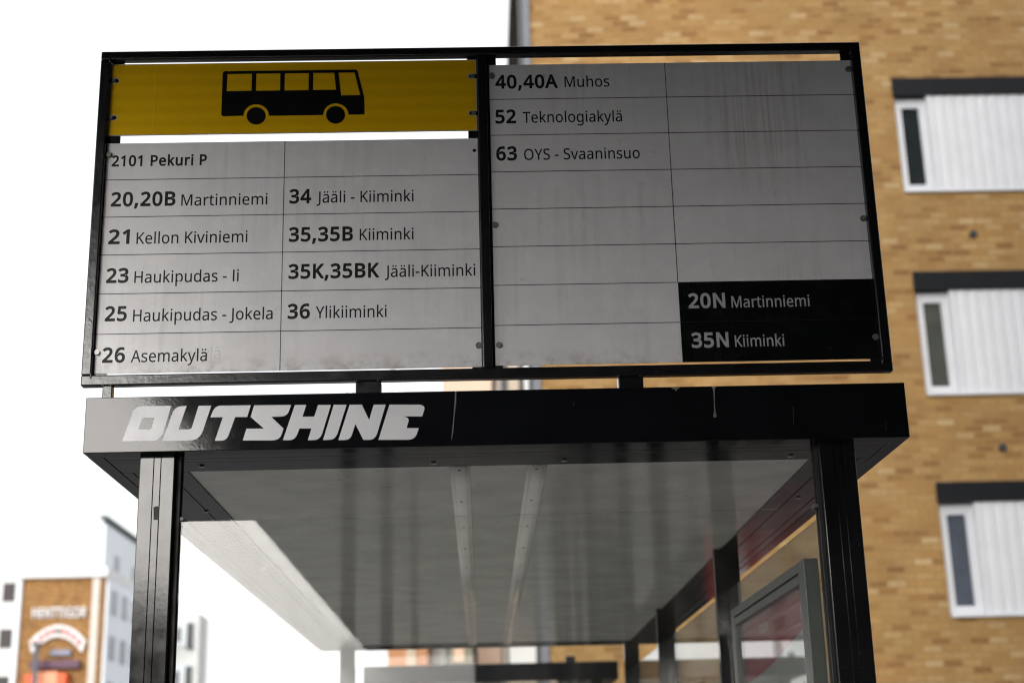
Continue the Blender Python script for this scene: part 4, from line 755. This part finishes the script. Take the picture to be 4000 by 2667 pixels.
MB().box(-26.45, -25.1, YL - 0.95, YL - 0.85, 7.1, 8.82).build('sign_panel', 'sign_salmon', ss)
pole = thing('lamp_post', (-26.2, YL - 1.6, 0), 'dark grey lamp post in front of the brown brick wall', 'lamp post')
MB().cyl((-26.2, YL - 1.6, 5.2), 0.17, 10.4, axis='z', n=16, r2=0.13).build('pole', 'pole_grey', pole)
MB().box(-26.45, -25.95, YL - 1.9, YL - 1.3, 10.25, 10.45, 0.04).build('lamp_head', 'pole_grey', pole)
wb2 = thing('white_building', (-33, YL + 8, 0), 'white rendered block with square dark windows at the left edge', 'building')
MB().box(-40, -28.1, YL - 0.05, YL + 12, 0, 15.3).build('wall', 'white_render', wb2)
MB().box(-28.09, -27.75, YL - 0.3, YL + 1.0, 0, 14.4).build('corner_trim', 'cool_render', wb2)
for zz in (13.13 - 0.03, 10.33, 7.55, 4.75):
    for xx in (-28.87 - 0.05, -31.8, -34.8):
        MB().box(xx, xx + 0.78, YL - 0.12, YL + 0.02, zz, zz + 1.12).build('window', 'window_flat', wb2)
up_ = thing('tall_white_building', (-28, YL + 20, 0), 'taller plain white block rising behind the brown building', 'building')
MB().box(-42, -26.0, 101, 112, 0, 20.0).build('wall', 'white_render', up_)
MB().box(-25.99, -25.8, 101.1, 112, 0, 19.7).build('side_wall', 'cool_render', up_)  # same white block; cool shade put into the colour of this side
MB().box(-26.2, -25.7, 101, 112, 20.0, 20.28).build('roof_edge', 'green_edge', up_)
for k in range(2): MB().box(-25.81, -25.75, 104 + k * 5.5, 105.4 + k * 5.5, 16.2, 18.0).build('window', 'window_pale', up_)
MB().box(-34.8, -33.6, 100.9, 101.02, 17.25, 17.6).build('wall_vent', 'cool_render', up_)
eb = thing('balcony_building', (-21, 100, 0), 'white block with dark balcony openings behind the end glass, left', 'building')
MB().box(-24, -18.6, 98.5, 101.5, 0, 13.2).build('wall', 'white_render', eb)
for zz in (11.1, 8.3, 5.5):
    MB().box(-20.6, -18.9, 98.3, 98.52, zz - 0.1, zz + 1.5).build('window', 'cool_render', eb)
    MB().box(-19.35, -18.95, 98.2, 98.32, zz - 0.3, zz + 1.4).build('window', 'dark_trim', eb)
    MB().box(-20.1, -19.75, 98.2, 98.32, zz + 0.2, zz + 1.1).build('window', 'grey_trim', eb)

# buildings that close the street between the shelter and the brick block
def block(name, x0, x1, y0, y1, h, mat, label, wins=None, wmat='window_dark'):
    t = thing(name, ((x0 + x1) / 2, (y0 + y1) / 2, 0), label, 'building')
    MB().box(x0, x1, y0, y1, 0, h).build('wall', mat, t)
    MB().box(x0 - 0.15, x1 + 0.15, y0 - 0.15, y1 + 0.15, h, h + 0.25).build('roof', 'grey_trim', t)
    if wins:
        for (a, b, c, d) in wins: MB().box(a, b, y0 - 0.05, y0 + 0.1, c, d).build('window', wmat, t)
    return t
block('orange_building', -3.0, -1.72, 48, 60, 8.5, 'orange_render', 'orange rendered house in the gap under the far end of the roof', [(-2.4, -2.1, 4.7, 6.2)], 'beige_render')
block('pale_building', -1.66, -1.0, 50, 60, 9.0, 'white_render', 'narrow pale house beside the orange house in the distance', [(-1.2, -1.02, 5.0, 6.3)])
block('pink_building', -1.37, 1.04, 60, 74, 19.5, 'pink_render', 'tall salmon pink block visible between the sign and the roof')
block('grey_building', -0.94, -0.26, 44, 56, 6.1, 'olive_render', 'low olive grey house in the gap beyond the far roof edge', [(-0.8, -0.5, 5.2, 5.8)], 'pink_render')
block('tall_pale_building', -3.6, -1.45, 62, 76, 19.5, 'cool_render', 'tall pale block left of the salmon pink block')
bb = block('beige_building', 0.66, 1.95, 38, 50, 14.5, 'beige_render', 'beige block with dark and white vertical strips beside the brick building', [(0.66, 0.84, 2, 14.2), (1.14, 1.29, 2, 14.2)], 'dark_trim')
MB().box(1.29, 1.65, 37.9, 38.1, 2, 14.3).build('white_strip', 'white_render', bb)
MB().box(0.72, 1.46, 37.85, 38.1, 4.4, 5.5).build('window', 'white_render', bb)

# ------------------------------------------------------------------ unseen buildings behind the viewer, mirrored in glass and paint, some shading the sign
off = thing('unseen_canopied_building', (8, -14, 0), 'unseen dark canopied building, mirrored in the end glass and extended to shade the sign', 'building')
MB().box(-1.55, 14, -15.2, 2.9, 3.45, 4.3).build('canopy', 'canopy_dark', off)  # inferred from the reflection; lowered and brought forward to shade the sign
MB().box(2.3, 16, -15.3, 2.85, 0.0, 18).build('wall', 'canopy_dark', off)  # unseen wall, extended forward to block side light from the sign
MB().box(-0.1, 16, -40, -15.4, 0.0, 18).build('rear_wall', 'canopy_dark', off)
block('grey_street_building', -17, -12.2, -66, -50, 8.8, 'olive_render', 'grey building across the street mirrored low in the left corner post', [(-16.5 + k * 1.6, -15.6 + k * 1.6, z, z + 1.6) for k in range(3) for z in (3, 6)])
